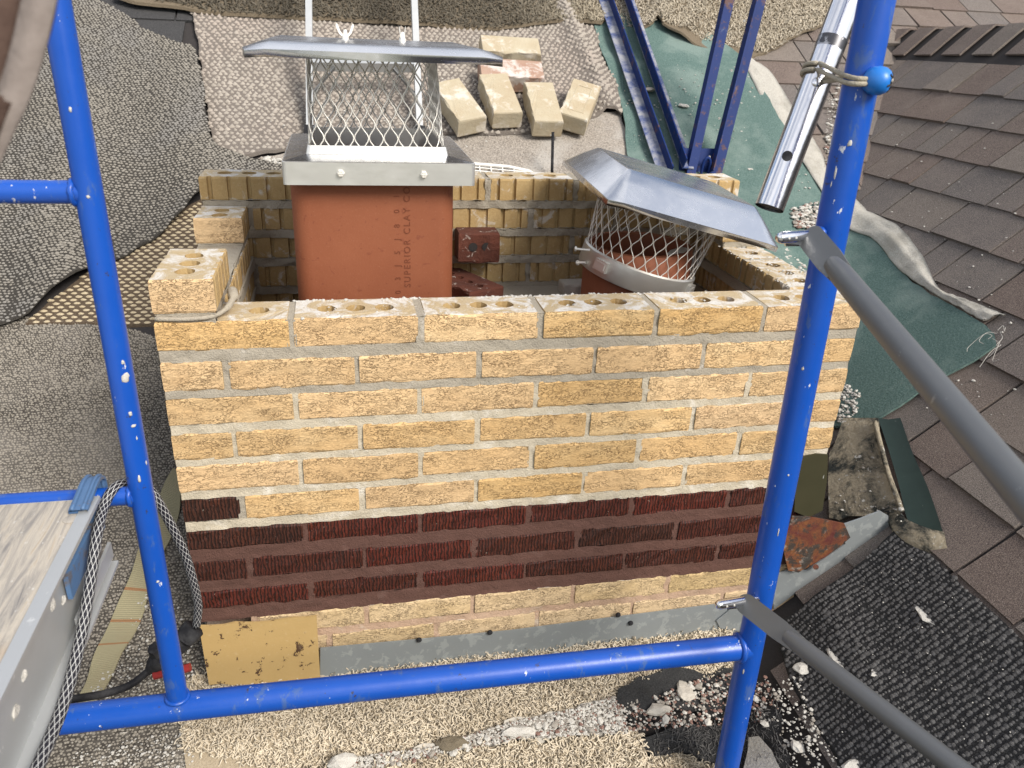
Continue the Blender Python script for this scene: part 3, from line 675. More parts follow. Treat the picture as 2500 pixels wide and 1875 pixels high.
# bunched black fabric
def bunch(X, Y): return .03 * np.abs(nzv(X * 12, Y * 12)) + .012 * nzv(X * 30, Y * 30)
o, poly, sf = carpet('fabric_scrap', 'bunched black landscape fabric littered with mortar in front of the lower post', 'fabric',
    [(1500, 1740), (1508, 1690), (1560, 1655), (1640, 1640), (1740, 1640), (1790, 1640), (1800, 1740), (1790, 1760), (1700, 1740), (1620, 1745), (1540, 1760)], 'black_base', .018, fold=bunch, grid=.012)
o, poly, sf = carpet('fabric_scrap', 'frayed black ribbed fabric roll at the foot of the right blue post', 'fabric',
    [(1570, 1800), (1640, 1775), (1740, 1770), (1830, 1765), (1870, 1720), (1900, 1760), (1925, 1850), (1930, 1960), (1790, 1960), (1780, 1850), (1680, 1850), (1590, 1850), (1560, 1825)], 'black_base', .026, fold=bunch, grid=.012)
X, Y = scatter(poly, .006, .006, .3, .5); tufts('fray', o, X, Y, sf, .014, .0009, 'black_mat', .9, .6, 2)
o, poly, sf = carpet('fabric_scrap', 'small light grey folded cloth corner at the bottom edge right of the post', 'fabric',
    [(1826, 1800), (1850, 1800), (1880, 1835), (1912, 1880), (1930, 1960), (1800, 1960)], 'hem', .05, th=.006, grid=.03)

# ------------------------------------------------------------------ the chimney
L0, WB, HB, JT, PX, D = .194, .092, .0495, .0095, .2035, .629
XE = 6 * PX - JT
def brick_geo(L_, W_, H_, grooves=0, holes=0, hl=None, ends=(0, 0), rg=rng, fmat=0, hdep=None, rough=.0013, hr=.0155):
    """local brick: textured front at y = 0. material slots: 0 face, 1 body, 2 top"""
    prof = []; tagp = []
    n = max(4, int(L_ / .02))
    for i in range(n): prof.append((L_ * i / n, 0.)); tagp.append('f')
    prof.append((L_, 0.)); tagp.append('r')
    prof.append((L_, W_ * .5)); tagp.append('r')
    prof.append((L_, W_)); tagp.append('b')
    if grooves:
        for gpos in range(grooves, 0, -1):
            g = L_ * (gpos - .5 + rg.uniform(-.06, .06)) / grooves; hw = rg.uniform(.0035, .0052); dpth = rg.uniform(.005, .0085)
            for q in ((g + hw, W_), (g + hw * .6, W_ - dpth), (g - hw * .6, W_ - dpth), (g - hw, W_)): prof.append(q); tagp.append('b')
    prof.append((0., W_)); tagp.append('l'); prof.append((0., W_ * .5)); tagp.append('l')
    k = len(prof); lv = [(0., .0018), (.004, 0), (H_ * .5, 0), (H_ - .004, 0), (H_, .0018)]
    vs = []
    for li, (z, ins) in enumerate(lv):
        for (x, y), t in zip(prof, tagp):
            jx = min(max(x, ins), L_ - ins); jy = min(max(y, ins), W_ - ins)
            if t == 'f' or y == 0: jy += rg.uniform(-rough, rough)
            zz = z + (rg.uniform(-.0019, .0012) * (1 if li == 4 else -1) if li in (0, 4) and t == 'f' else 0)
            vs.append((jx, jy, zz))
    fs = []; mi = []
    for li in range(4):
        for i in range(k):
            j = (i + 1) % k; fs.append((li * k + i, li * k + j, (li + 1) * k + j, (li + 1) * k + i))
            t = tagp[i]; mi.append(0 if t == 'f' else (0 if (t == 'r' and ends[1]) or (t == 'l' and ends[0]) else 1))
    top = [Vector(vs[4 * k + i]) for i in range(k)]; loops = [top]; hv = []
    if holes:
        for hI in range(holes):
            cx = hl[hI] if hl else L_ * (hI + .5 + .12 * (1 - hI if holes == 3 else 0)) / holes
            loop = []
            for a in range(12):
                th_ = -2 * math.pi * a / 12; rr = hr * (1 + rg.uniform(-.06, .10)); loop.append(Vector((cx + rr * math.cos(th_), W_ * .5 + rr * math.sin(th_), H_)))
            loops.append(loop)
    flat = [q for lp in loops for q in lp]; base = len(vs); vs += [tuple(q) for q in flat]
    for t in tessellate_polygon(loops):
        a, b, c = (flat[i] for i in t); nrm = (b - a).cross(c - a).z
        fs.append(tuple(base + i for i in (t if nrm > 0 else t[::-1]))); mi.append(2)
    fs.append(tuple(range(k - 1, -1, -1))); mi.append(1)
    off = base + k
    for hI in range(len(loops) - 1):
        b0 = len(vs); dep = hdep if hdep else H_
        vs += [(vs[off + a][0], vs[off + a][1], H_ - dep) for a in range(12)]
        for a in range(12):
            c = (a + 1) % 12; fs.append((off + a, off + c, b0 + c, b0 + a)); mi.append(1)
        fs.append(tuple(b0 + a for a in range(11, -1, -1))[::-1]); mi.append(1); off += 12
    return vs, fs, mi
chimney = empty('brick_chimney', (XE / 2, D / 2, -.75), 'half rebuilt chimney of yellow textured brick over dark red courses', 'chimney')
def rotz(a, loc): return Matrix.Translation(loc) @ Matrix.Rotation(a, 4, 'Z')
def put_brick(mat, geo, mats, parent=chimney, name='brick', smooth=False):
    vs, fs, mi = geo; ws = [tuple(mat @ Vector(q)) for q in vs]
    org = tuple(mat @ Vector((0, 0, 0)))
    return build(name, ws, fs, mats, parent, mi, False, None, org)
YM = ('brick_face', 'brick_body', 'brick_top'); AM = ('brick_aged', 'brick_body', 'brick_top'); DM = ('brick_dark', 'brick_dark', 'brick_dark')
rows = [(0, -.049), (-.0665, -.117), (-.1287, -.1795), (-.193, -.242), (-.2535, -.304), (-.3175, -.366), (-.382, -.423), (-.448, -.492), (-.5135, -.5525), (-.581, -.6265), (-.640, -.70)]
def rot_tiny(): return Matrix.Rotation(rng.uniform(-.005, .005), 4, 'Y') @ Matrix.Rotation(rng.uniform(-.006, .006), 4, 'Z')
x_start = {0: [0, .2055, .410, .6125, .817, 1.021, XE + .0095]}
for ci, (zt, zb_) in enumerate(rows):
    xs = [PX * i for i in range(6)] if ci % 2 == 0 else [0] + [WB + JT + PX * i for i in range(6)]
    if ci == 0: xs = x_start[0][:-1]
    if ci == 10: xs = [.03 + PX * i for i in range(6)]
    ends = [x - JT for x in xs[1:]] + [XE]
    for bi, (a, b) in enumerate(zip(xs, ends)):
        if ci in (9, 10) and b < .2: continue
        if ci >= 9 and a > 1.16: continue
        j = .0015 if (a > 0) else 0; a += rng.uniform(-j, j); b += rng.uniform(-.0015, .0015) if b < XE else 0
        if ci in (6, 7, 8) or (ci == 5 and bi == 0): mats = DM
        elif ci >= 9: mats = AM
        else: mats = YM
        hh = zt - zb_ + rng.uniform(-.0008, .0008)
        holes = 0; hl = None
        if ci == 0:
            holes = 3; l_ = b - a; hl = [l_ * .24 + .004, l_ * .5, l_ * .76 - .004]
            if bi == 0: hl = [.075, .160]; hl = [.150]; holes = 1
        geo = brick_geo(b - a, WB, hh, 0, holes, hl, (a == 0, b >= XE - .001), fmat=0, hdep=.03, rough=.0019 if mats is DM else .0014)
        put_brick(Matrix.Translation((a, rng.uniform(-.0012, .0012), zt - hh)) @ rot_tiny(), geo, mats)
# back wall: scored backs face the flues
back_z = [(.1222, .072), (.0595, .0095), (-.004, -.053), (-.067, -.117), (-.13, -.18), (-.193, -.243)]
for ci, (zt, zb_) in enumerate(back_z):
    xs = [PX * i for i in range(6)] if ci % 2 == 0 else [0] + [WB + JT + PX * i for i in range(6)]
    ends = [x - JT for x in xs[1:]] + [XE]
    for bi, (a, b) in enumerate(zip(xs, ends)):
        if ci == 0 and (a > 1.15): continue
        l_ = b - a; top = ci == 0
        geo = brick_geo(l_, WB, zt - zb_, 5 if l_ > .15 else 2, 3 if (top and l_ > .15) else 0, [l_ * .24, l_ * .5, l_ * .76], (b >= XE - .001, a == 0), hdep=.03)
        put_brick(rotz(math.pi, (b, D + rng.uniform(-.002, .002), zb_)) @ rot_tiny(), geo, YM)
# left wall (header of the stepped return) and right wall
side_rows = [(0, -.049), (-.0665, -.117), (-.1287, -.1795), (-.193, -.242)]
for ci, (zt, zb_) in enumerate(side_rows):
    for side in (0, 1):
        y = WB + JT if ci % 2 == 0 else WB * 2 + JT * 2
        if ci % 2: y = L0 + JT
        while y < D - WB - .03:
            l_ = min(L0, D - WB - JT - y)
            geo = brick_geo(l_, WB, zt - zb_, 5 if l_ > .12 else 2, 3 if (ci == 0 and l_ > .15) else 0, [l_ * .22, l_ * .5, l_ * .78], (0, 0), hdep=.03)
            if side == 0: mt = rotz(-math.pi / 2, (rng.uniform(-.001, .001), y + l_, zb_))
            else: mt = rotz(math.pi / 2, (XE + rng.uniform(-.001, .001), y, zb_))
            put_brick(mt @ rot_tiny(), geo, YM); y += l_ + JT
# stepped corner bricks one course up
geo = brick_geo(.178, WB, .054, 5, 3, [.045, .09, .135], (0, 1), hdep=.028); put_brick(rotz(-math.pi / 2, (0, .180, .0125)) @ rot_tiny(), geo, YM)
geo = brick_geo(.113, WB, .051, 3, 2, [.040, .085], (0, 1), hdep=.028); put_brick(rotz(-math.pi / 2, (0, .5335, .0115)) @ rot_tiny(), geo, YM)
for y0, l_, z0 in ((.40, .13, .0105),):
    geo = brick_geo(l_, WB, .050, 3, 2, [.04, .09], (0, 0), hdep=.03); put_brick(rotz(math.pi / 2, (XE, y0, z0)) @ rot_tiny(), geo, YM)
geo = brick_geo(.10, WB, .0505, 2, 0, None, (1, 1)); put_brick(rotz(math.pi, (XE + .035, D + .0, .0095)), geo, YM)
# mortar: bed and head joints as rough strips
def strip(mb, lo, hi, amp=.0016, cell=.012, mi=0, front='y0', rg=rng):
    """box with a finely divided, uneven surface"""
    nx = max(1, int((hi[0] - lo[0]) / cell)); ny = max(1, int((hi[1] - lo[1]) / .03)); nz_ = max(1, int((hi[2] - lo[2]) / .006))
    def face(o, a, b, na, nb, out):
        vs = []
        for i in range(na + 1):
            for j in range(nb + 1):
                q = np.array(o) + np.array(a) * i / na + np.array(b) * j / nb
                q = q + np.array(out) * (nz3(*q, 60) * 1.3 + nz3(*q, 190) * .7) * amp; vs.append(q)
        fs = [(i * (nb + 1) + j, (i + 1) * (nb + 1) + j, (i + 1) * (nb + 1) + j + 1, i * (nb + 1) + j + 1) for i in range(na) for j in range(nb)]
        mb.add(vs, fs, mi)
    x0, y0, z0 = lo; x1, y1, z1_ = hi; dx, dy, dz = x1 - x0, y1 - y0, z1_ - z0
    face((x0, y0, z0), (dx, 0, 0), (0, 0, dz), nx, nz_, (0, -1, 0)); face((x1, y1, z0), (-dx, 0, 0), (0, 0, dz), nx, nz_, (0, 1, 0))
    face((x0, y0, z1_), (dx, 0, 0), (0, dy, 0), nx, ny, (0, 0, .6)); face((x1, y0, z0), (0, dy, 0), (0, 0, dz), ny, nz_, (1, 0, 0)); face((x0, y1, z0), (0, -dy, 0), (0, 0, dz), ny, nz_, (-1, 0, 0))
mm = MB(); ins = .0014
for ci in range(len(rows)):
    zt, zb_ = rows[ci]; nxt = rows[ci + 1][0] if ci + 1 < len(rows) else zb_ - .06
    dark = 2 if ci in (6, 7, 8) else (1 if ci < 2 else 0)
    if ci in (9, 10): dark = 3
    bed = 2 if ci in (6, 7, 8) else dark
    lo_x = .001
    strip(mm, (lo_x, ins, nxt - .001), (XE - .001, WB - .003, zb_ + .0022), .0024, .010, bed)
    xs = [PX * i for i in range(6)] if ci % 2 == 0 else [0] + [WB + JT + PX * i for i in range(6)]
    if ci == 0: xs = x_start[0][:-1]
    if ci == 10: xs = [.03 + PX * i for i in range(6)]
    for hi_, x in enumerate(xs[1:]):
        strip(mm, (x - JT - .003, ins + .0003, zb_ + .0005), (x + .003, WB - .003, zt - (.0015 if ci == 0 else -.0005)), .0020, .004, 1 if ci < 2 else dark if ci != 5 or hi_ else 1)
mortar = mm.out('mortar', ['mortar', 'mortar_grey', 'mortar_dark', 'mortar_red'], chimney, smooth=True, org=(0, 0, 0))
# grey rough mortar of the inner walls, squeezed out between the scored bricks
mi_ = MB()
for ci, (zt, zb_) in enumerate(back_z):
    nxt = back_z[ci + 1][0] if ci + 1 < len(back_z) else zb_ - .03
    strip(mi_, (WB * .95 if ci else .004, D - WB - .004, nxt - .002), (XE - (.0 if ci else .19) - .01, D - .004, zb_ + .002), .005, .010, 0)
    xs = [PX * i for i in range(6)] if ci % 2 == 0 else [0] + [WB + JT + PX * i for i in range(6)]
    for x in xs[1:]:
        if ci == 0 and x > 1.0: continue
        strip(mi_, (x - JT - .002, D - WB - .001, zb_), (x + .002, D - .004, zt - (.001 if ci == 0 else 0)), .004, .005, 0)
for ci, (zt, zb_) in enumerate(side_rows):
    for x0 in (0, XE - WB):
        nxt = side_rows[ci + 1][0] if ci + 1 < len(side_rows) else zb_ - .03
        strip(mi_, (x0 + .003 - (0 if x0 == 0 else .006), WB, nxt - .002), (x0 + WB + (.003 if x0 == 0 else -.003), D - WB, zb_ + .002), .004, .012, 0)
        y = L0 + JT if ci % 2 else WB + JT
        y += L0 + JT
        while y < D - WB - .02: strip(mi_, (x0 + .004, y - JT - .001, zb_), (x0 + WB - .004, y + .001, zt - .001), .003, .008, 0); y += L0 + JT
strip(mi_, (.004, .004, -.004), (WB - .002, .185, .0135), .003, .01, 0)      # bed under the stepped brick
strip(mi_, (.004, .186, -.003), (WB - .003, .42, .008), .004, .01, 0); strip(mi_, (.004, .42, -.003), (WB - .002, .535, .0125), .003, .01, 0)
strip(mi_, (.004, D - WB - .003, .057), (.30, D - .004, .0735), .005, .01, 0)
strip(mi_, (XE - WB + .003, .40, -.003), (XE - .004, .536, .011), .005, .01, 0)
mi_.out('inner_mortar', ['mortar_grey'], chimney, smooth=True, org=(0, 0, 0))
# a curl of struck mortar beside the stepped brick
MB().tube(bez([(.003, .001, .006), (.05, .0, .005), (.085, .004, .007), (.105, .02, .014), (.112, .05, .022), (.108, .075, .026)], 6), [.0035] * 18 + [.005] * 6 + [.0085] * 6 + [.006], 10).out('mortar', 'mortar_grey', chimney, True)
core = MB(); core.box((.09, .09, -.48), (XE - .09, D - .09, -.45)); core.out('smoke_shelf', 'asphalt', chimney)
# crumbs of lime standing on the top course
def chips(name, parent, X, Y, Zf, size, mats, zlift=.3, midx=None, flat=.6):
    n = len(X); g_ = (1 + 5 ** .5) / 2; base = np.array([[-1, g_, 0], [1, g_, 0], [-1, -g_, 0], [1, -g_, 0], [0, -1, g_], [0, 1, g_], [0, -1, -g_], [0, 1, -g_], [g_, 0, -1], [g_, 0, 1], [-g_, 0, -1], [-g_, 0, 1]]) / 1.9
    F = np.array([[0, 11, 5], [0, 5, 1], [0, 1, 7], [0, 7, 10], [0, 10, 11], [1, 5, 9], [5, 11, 4], [11, 10, 2], [10, 7, 6], [7, 1, 8], [3, 9, 4], [3, 4, 2], [3, 2, 6], [3, 6, 8], [3, 8, 9], [4, 9, 5], [2, 4, 11], [6, 2, 10], [8, 6, 7], [9, 8, 1]])
    s = size * np.clip(nrg.lognormal(-.1, .5, n), .3, 1.9); a = nrg.uniform(0, 6.28, n); ca, sa = np.cos(a), np.sin(a)
    V_ = base[None] * (1 + nrg.uniform(-.28, .28, (n, 12, 3)) + nrg.uniform(-.25, .25, (n, 1, 3))) * s[:, None, None]; V_[:, :, 2] *= flat
    x = V_[:, :, 0] * ca[:, None] - V_[:, :, 1] * sa[:, None]; y = V_[:, :, 0] * sa[:, None] + V_[:, :, 1] * ca[:, None]
    Z = Zf(X, Y) + s * zlift * flat; vs = np.stack([x + X[:, None], y + Y[:, None], V_[:, :, 2] + Z[:, None]], 2).reshape(-1, 3)
    fs = (np.arange(n)[:, None, None] * 12 + F[None]).reshape(-1, 3)
    mi = np.repeat(nrg.choice(len(mats), n, p=midx) if midx else np.zeros(n, int), 20)
    o = build_np(name, vs, fs, mats, parent, mi, False); return tag(o, kind='stuff')
X = nrg.uniform(.1, XE - .02, 900); Y = np.where(nrg.random(900) < .75, nrg.normal(.089, .003, 900), nrg.uniform(.004, .09, 900))
kk = nzv(X * 9, Y * 4) > -.1; chips('lime_crumbs', chimney, X[kk], Y[kk], lambda a, b: 0 * a - .0012, .0018, ['chip_white'])
Y = nrg.uniform(.1, .52, 500); X = XE - WB + nrg.uniform(-.003, .09, 500); chips('lime_crumbs', chimney, X, Y, lambda a, b: 0 * a - .0012, .0018, ['chip_white'])
# painted plate over the lower left corner and the flashings along the foot
mb = MB(); n = 10; top = [(.0 + .207 * i / n, -.0065, -.5835 - .006 * nz3(i, 1, 2, .7)) for i in range(n + 1)]; bot = [(.002 + .203 * i / n, -.008, -.72 - .03 * i / n - .004 * nz3(i, 4, 2, .9)) for i in range(n, -1, -1)]
mb.plate(top + bot, -.004 if False else .004); mb.out('corner_plate', 'ochre', chimney)['label'] = 'ochre painted metal corner plate with flaking spots'
mb = MB(); mb.plate([yp(*V(692, 1400), -.006), yp(*V(905, 1381), -.006), yp(*V(1100, 1362), -.006), yp(*V(1335, 1332), -.006), yp(*V(1605, 1298), -.006), yp(*V(1640, 1300), -.006), (1.13, -.006, -.78), (.20, -.008, -.80)][::-1], .002)
fl = mb.out('apron_flashing', 'galv', chimney); fl['label'] = 'grey galvanised apron flashing under the aged bricks'
for p in ((905, 1382), (1058, 1366), (1335, 1328), (1362, 1346)):
    q = yp(*V(*p), -.008); MB().lathe([(.0055, -.001), (.0055, .002), (.003, .004)], q, (0, -1, 0), 10).out('rivet', 'black_rubber', fl)
mb = MB(); mb.plate([yp(*z6(320, 890), -.010), yp(*z6(400, 825), -.010), yp(*z6(470, 800), -.010), yp(*z6(560, 800), -.010), yp(*z6(560, 960), -.010), yp(*z6(340, 930), -.010)][::-1], .002)
mb.out('flashing_end', 'galv', chimney)
# ------------------------------------------------------------------ metal flashings right of the blue post
def flash(label, pts, mat, th=.003):
    mb = MB(); P = [np.array(p) for p in pts]; mb.plate(P, th); o = mb.out('metal_flashing', mat); return tag(o, label, 'flashing')
Y0 = -.012
flash('dark olive painted step flashing tucked under the yellow brick beside the right post', [yp(*za(*q), Y0) for q in ((190, 140), (235, 130), (290, 118), (345, 122), (340, 250), (318, 395), (250, 430), (180, 400))][::-1], 'olive', .004)
flash('rusty red brown flashing sheet flaking below the olive panel', [yp(*za(*q), Y0 - .006) for q in ((170, 425), (240, 425), (330, 440), (425, 460), (455, 528), (400, 575), (330, 625), (200, 700), (150, 690), (120, 560))][::-1], 'rust', .003)
flash('pale galvanised strip flashing climbing beside the rusty sheet', [yp(*za(*q), Y0 + .006) for q in ((60, 720), (140, 690), (240, 690), (430, 560), (425, 462), (520, 430), (600, 398), (640, 420), (645, 490), (450, 620), (240, 760), (80, 880))][::-1], 'galv', .003)
MB().tube([yp(*za(285, 672), Y0 - .002), yp(*za(285, 672), Y0 - .012)], .006, 10).out('bolt', 'rust', bpy.data.objects['metal_flashing.002'])
# crusted saddle pan, standing seam and green valley strip: one folded sheet
pan = empty('saddle_flashing', grB(2160, 1180), 'dark green metal saddle flashing crusted with pale mortar, lip curling over the black mat', 'flashing')
pp = [(350, 118), (380, 60), (420, -60), (590, -60), (600, 40), (630, 160), (660, 260), (700, 400), (690, 412), (600, 396), (540, 420), (440, 422), (395, 440), (350, 430), (345, 250)]
def curved(px, hts, mat, name, th=.003, sub=1):
    P = [grB(*za(*q), h) for q, h in zip(px, hts)]; mb = MB(); mb.plate(P[::-1], th); return mb.out(name, mat, pan)
curved(pp, [.035] * len(pp), 'crust', 'pan')
MB().tube(bez([grB(*za(*q), .045) for q in ((575, -40), (600, 60), (640, 210), (680, 320), (706, 395))], 5), .0055, 10).out('standing_seam', 'crust', pan, True)
va = bez([grB(*za(*q), .030) for q in ((590, -60), (640, 90), (690, 260), (720, 390), (735, 440))], 6); vb = bez([grB(*za(*q), .022) for q in ((700, -60), (760, 110), (830, 270), (890, 440), (925, 560))], 6)
vc = [q + (np.array([-.008, 0, .004])) for q in va]
def loft(rows_, mat, name, parent, th=.0025):
    k = len(rows_[0]); vs = [q for r_ in rows_ for q in r_]; K = len(vs); vs = vs + [q - np.array([-.5, 0, .8]) * th for q in vs]; fs = []
    for i in range(len(rows_) - 1):
        for j in range(k - 1):
            f = (i * k + j, i * k + j + 1, (i + 1) * k + j + 1, (i + 1) * k + j); fs += [f, tuple(x + K for x in f[::-1])]
    return build(name, vs, fs, mat, parent, smooth=True)
loft([va, [a * .5 + b * .5 + np.array([0, 0, -.004]) for a, b in zip(va, vb)], vb], 'green_metal', 'valley_strip', pan)
l1 = bez([grB(*za(*q), h) for q, h in (((600, 398), .035), ((640, 435), .03), ((670, 490), .03), ((730, 540), .03), ((820, 552), .03), ((925, 560), .022))], 5)
l2 = bez([grB(*za(*q), h) for q, h in (((610, 402), .012), ((650, 480), .010), ((690, 545), .010), ((745, 590), .008), ((850, 605), .006), ((935, 592), .006))], 5)
l0 = bez([grB(*za(*q), h) for q, h in (((690, 380), .036), ((700, 400), .036), ((715, 420), .034), ((735, 440), .03), ((830, 480), .03), ((915, 500), .022))], 5)
loft([l0, l1, l2], 'crust', 'lip', pan)
MB().plate([grB(*za(*q), .008) for q in ((925, 560), (1000, 565), (1050, 555), (1020, 578), (935, 595))][::-1], .002).out('lip_tail', 'galv', pan)

# ------------------------------------------------------------------ flue liners and caps
fx0, fx1, fy0, fy1, fzt = .2035, .4825, .17, .45, .205
def rrect(x0, x1, y0, y1, r, n=6):
    o = []
    for cx, cy, a0 in ((x1 - r, y0 + r, -90), (x1 - r, y1 - r, 0), (x0 + r, y1 - r, 90), (x0 + r, y0 + r, 180)):
        for i in range(n + 1): a = math.radians(a0 + 90 * i / n); o.append((cx + r * math.cos(a), cy + r * math.sin(a)))
    return o
flue = empty('flue_liner', ((fx0 + fx1) / 2, (fy0 + fy1) / 2, -.4), 'tall square terracotta flue liner with stamped lettering under the large cap', 'flue liner')
oo = rrect(fx0, fx1, fy0, fy1, .030); ii = rrect(fx0 + .022, fx1 - .022, fy0 + .022, fy1 - .022, .02); k = len(oo)
vs = []; lv = [-.42, -.2, 0, fzt]
for z in lv: vs += [(x, y, z) for x, y in oo]
vs += [(x, y, fzt) for x, y in ii] + [(x, y, -.42) for x, y in ii]
fs = []
for l in range(5):
    for i in range(k): j = (i + 1) % k; fs.append((l * k + i, l * k + j, (l + 1) * k + j, (l + 1) * k + i))
build('liner_body', vs, fs, 'clay', flue, smooth=math.radians(50))
def stamp(txt, size, x, z, gap=1.0):
    cu = bpy.data.curves.new('stamped_text', 'FONT'); cu.body = txt; cu.size = size; cu.extrude = .0005; cu.space_character = gap; cu.resolution_u = 3
    ob = bpy.data.objects.new('stamped_text', cu); COL.objects.link(ob)
    ob.matrix_world = Matrix.Translation((x, fy0 - .0004, z)) @ Matrix(((0, -1, 0, 0), (0, 0, -1, 0), (1, 0, 0, 0), (0, 0, 0, 1)))
    bpy.context.view_layer.update()
    me = bpy.data.meshes.new_from_object(ob.evaluated_get(bpy.context.evaluated_depsgraph_get())); mw = ob.matrix_world.copy()
    bpy.data.objects.remove(ob); me.transform(mw); me.transform(Matrix.Translation(tuple(-ORG[flue.name]))); me.materials.clear(); me.materials.append(M['clay_stamp_shade'])
    o = bpy.data.objects.new('stamped_text', me); COL.objects.link(o); o.parent = flue; ORG[o.name] = ORG[flue.name]
stamp('SUPERIOR CLAY CORP', .0160, .4035, -.006, 1.30)
stamp('0 3 J 5 J 8 0 1', .0140, .3855, -.018, 2.05)

cap = empty('chimney_cap', (.352, .31, .18), 'upright stainless chimney cap with mesh sides on the tall square flue', 'chimney cap', None)
bx0, bx1, by0, by1 = .196, .512, .138, .475
def ring(mb, a, b, za_, zb2):
    k = len(a); vs = [(x, y, za_) for x, y in a] + [(x, y, zb2) for x, y in b]; fs = [(i, (i + 1) % k, (i + 1) % k + k, i + k) for i in range(k)]; mb.add(vs, fs)
mb = MB(); bo = rrect(bx0, bx1, by0, by1, .006, 3); bi_ = rrect(bx0 + .003, bx1 - .003, by0 + .003, by1 - .003, .005, 3)
mo = rrect(.236, .4685, .185, .43, .03, 5); mo8 = rrect(.233, .4715, .182, .433, .006, 3); mo9 = rrect(.236, .4685, .185, .430, .006, 3)
ring(mb, bi_, bo, .183, .182); ring(mb, bo, bo, .182, .2185); ring(mb, bo, rrect(bx0 + .002, bx1 - .002, by0 + .002, by1 - .002, .005, 3), .2185, .2195)
sk = mb.out('skirt', 'steel', cap)
mb = MB(); ring(mb, rrect(bx0 + .002, bx1 - .002, by0 + .002, by1 - .002, .005, 3), mo8, .2195, .2245); mb.out('shoulder', 'steel_mirror', cap)
mb = MB(); ring(mb, mo8, mo9, .2247, .2385); ring(mb, mo9, rrect(.239, .4655, .188, .427, .006, 3), .2385, .2384); ring(mb, rrect(.239, .4655, .188, .427, .006, 3), rrect(.239, .4655, .188, .427, .006, 3), .2384, .20); mb.out('mesh_channel', 'steel', cap)
for x, z in ((.2885, .2015), (.4245, .2005)):
    mb = MB(); mb.lathe([(.0062, 0), (.0062, .0035), (.0048, .0045), (.0048, .0065)], (x, by0, z), (0, -1, 0), 6); mb.box((x - .004, by0 - .0072, z - .0006), (x + .004, by0 - .006, z + .0006)); mb.out('screw', 'wire', cap)
def mesh_wrap(outline_fn, per, z0, z1_, ncol, nrow, r, tf=lambda q: q, split=False):
    """expanded metal: wavy strands running up around a closed outline"""
    mb = MB(); dz = (z1_ - z0) / nrow
    for c in range(ncol):
        for sgn in (-1, 1):
            pts = []
            for i in range(nrow * 4 + 1):
                t = i / 4.; tri = abs(((t + (0 if sgn > 0 else 1)) % 2) - 1)  # 0..1 zigzag
                tri = .5 - .5 * math.cos(math.pi * tri); tri = tri * .93 + .035
                pts.append(tf(outline_fn((c + (tri * .5 if True else 0) + (0 if sgn > 0 else .5)) / ncol, z0 + t * dz)))
            mb.tube(pts, r, 4, cap=False)
    return mb
def rect_outline(t, z, zr=(.236, .375)):
    f = (z - zr[0]) / (zr[1] - zr[0]); sh = .007 * f; P = rrect(.238 + sh * .6, .4665 - sh * 1.6, .187 + sh, .428 - sh, .030, 5)
    k = len(P); ls = [math.dist(P[i], P[(i + 1) % k]) for i in range(k)]; s = (t % 1) * sum(ls)
    for i in range(k):
        if s <= ls[i]: u = s / ls[i]; a, b = P[i], P[(i + 1) % k]; return (a[0] + (b[0] - a[0]) * u, a[1] + (b[1] - a[1]) * u, z)
        s -= ls[i]
    return (*P[0], z)
mesh_wrap(rect_outline, 0, .229, .381, 36, 7, .00125).out('mesh_screen', 'wire', cap, True)
def lid(parent, c, tf, hx=.193, hy=.205, ix=.150, iy=.150, z0=0., rise=.030, name='lid'):
    """pan lid: flat top, four bent-down skirts with notched flared corners and a drip lip"""
    cx, cy = c; mb = MB(); nt_ = .045
    T = [(-ix, -iy), (ix, -iy), (ix, iy), (-ix, iy)]
    top = [(cx + x, cy + y, z0 + rise) for x, y in T]
    def P(x, y, z): return tf((cx + x, cy + y, z))
    n = 12
    def rows_to(mb, R_):
        k = len(R_[0]); vs = [tf(q) for r_ in R_ for q in r_]; mb.add(vs, [(i * k + j, i * k + j + 1, (i + 1) * k + j + 1, (i + 1) * k + j) for i in range(len(R_) - 1) for j in range(k - 1)])
    # build as a height surface: superellipse-free rectangular rings
    rings = []
    for f, z in ((0, rise), (.12, rise - .001), (.5, rise * .58), (.8, rise * .22), (1., 0)):
        x = ix + (hx - ix) * f; y = iy + (hy - iy) * f; q = .004 + .030 * f; dr = .014 * f
        rings.append([(cx + a, cy + b, z0 + zz) for a, b, zz in ((-x + q, -y, z), (0, -y, z), (x - q, -y, z), (x - q * .15, -y + q * .15, z - dr * .2), (x, -y + q, z), (x, 0, z), (x, y - q, z), (x - q * .15, y - q * .15, z - dr * .2), (x - q, y, z), (0, y, z), (-x + q, y, z), (-x + q * .15, y - q * .15, z - dr * .2), (-x, y - q, z), (-x, 0, z), (-x, -y + q, z), (-x + q * .15, -y + q * .15, z - dr * .2))])
    lip = [(a, b, c_ - .010) for a, b, c_ in rings[-1]]; lip2 = [(cx + (a - cx) * .985, cy + (b - cy) * .985, c_ - .009) for a, b, c_ in rings[-1]]
    R_ = rings + [lip, lip2]; k = 16
    vs = [tf(q) for r_ in R_ for q in r_] + [tf((cx, cy, z0 + rise + .002))]
    fs = []; notch = {2, 3, 6, 7, 10, 11, 14, 15}
    for i in range(len(R_) - 1):
        for j in range(k):
            if i >= 5 and j in notch: continue
            if i == 4 - 1 and j in notch and False: continue
            fs.append((i * k + j, i * k + (j + 1) % k, (i + 1) * k + (j + 1) % k, (i + 1) * k + j))
    fs += [(j, (len(vs) - 1), (j + 1) % k)[::-1] for j in range(k)]
    mb.add(vs, fs); o = mb.out(name, 'steel_mirror', parent, math.radians(35))
    md = o.modifiers.new('thickness', 'SOLIDIFY'); md.thickness = .0012; md.offset = -1
    return o
ld = lid(cap, (.352, .315), lambda q: q, .200, .205, .162, .155, .386, .011)
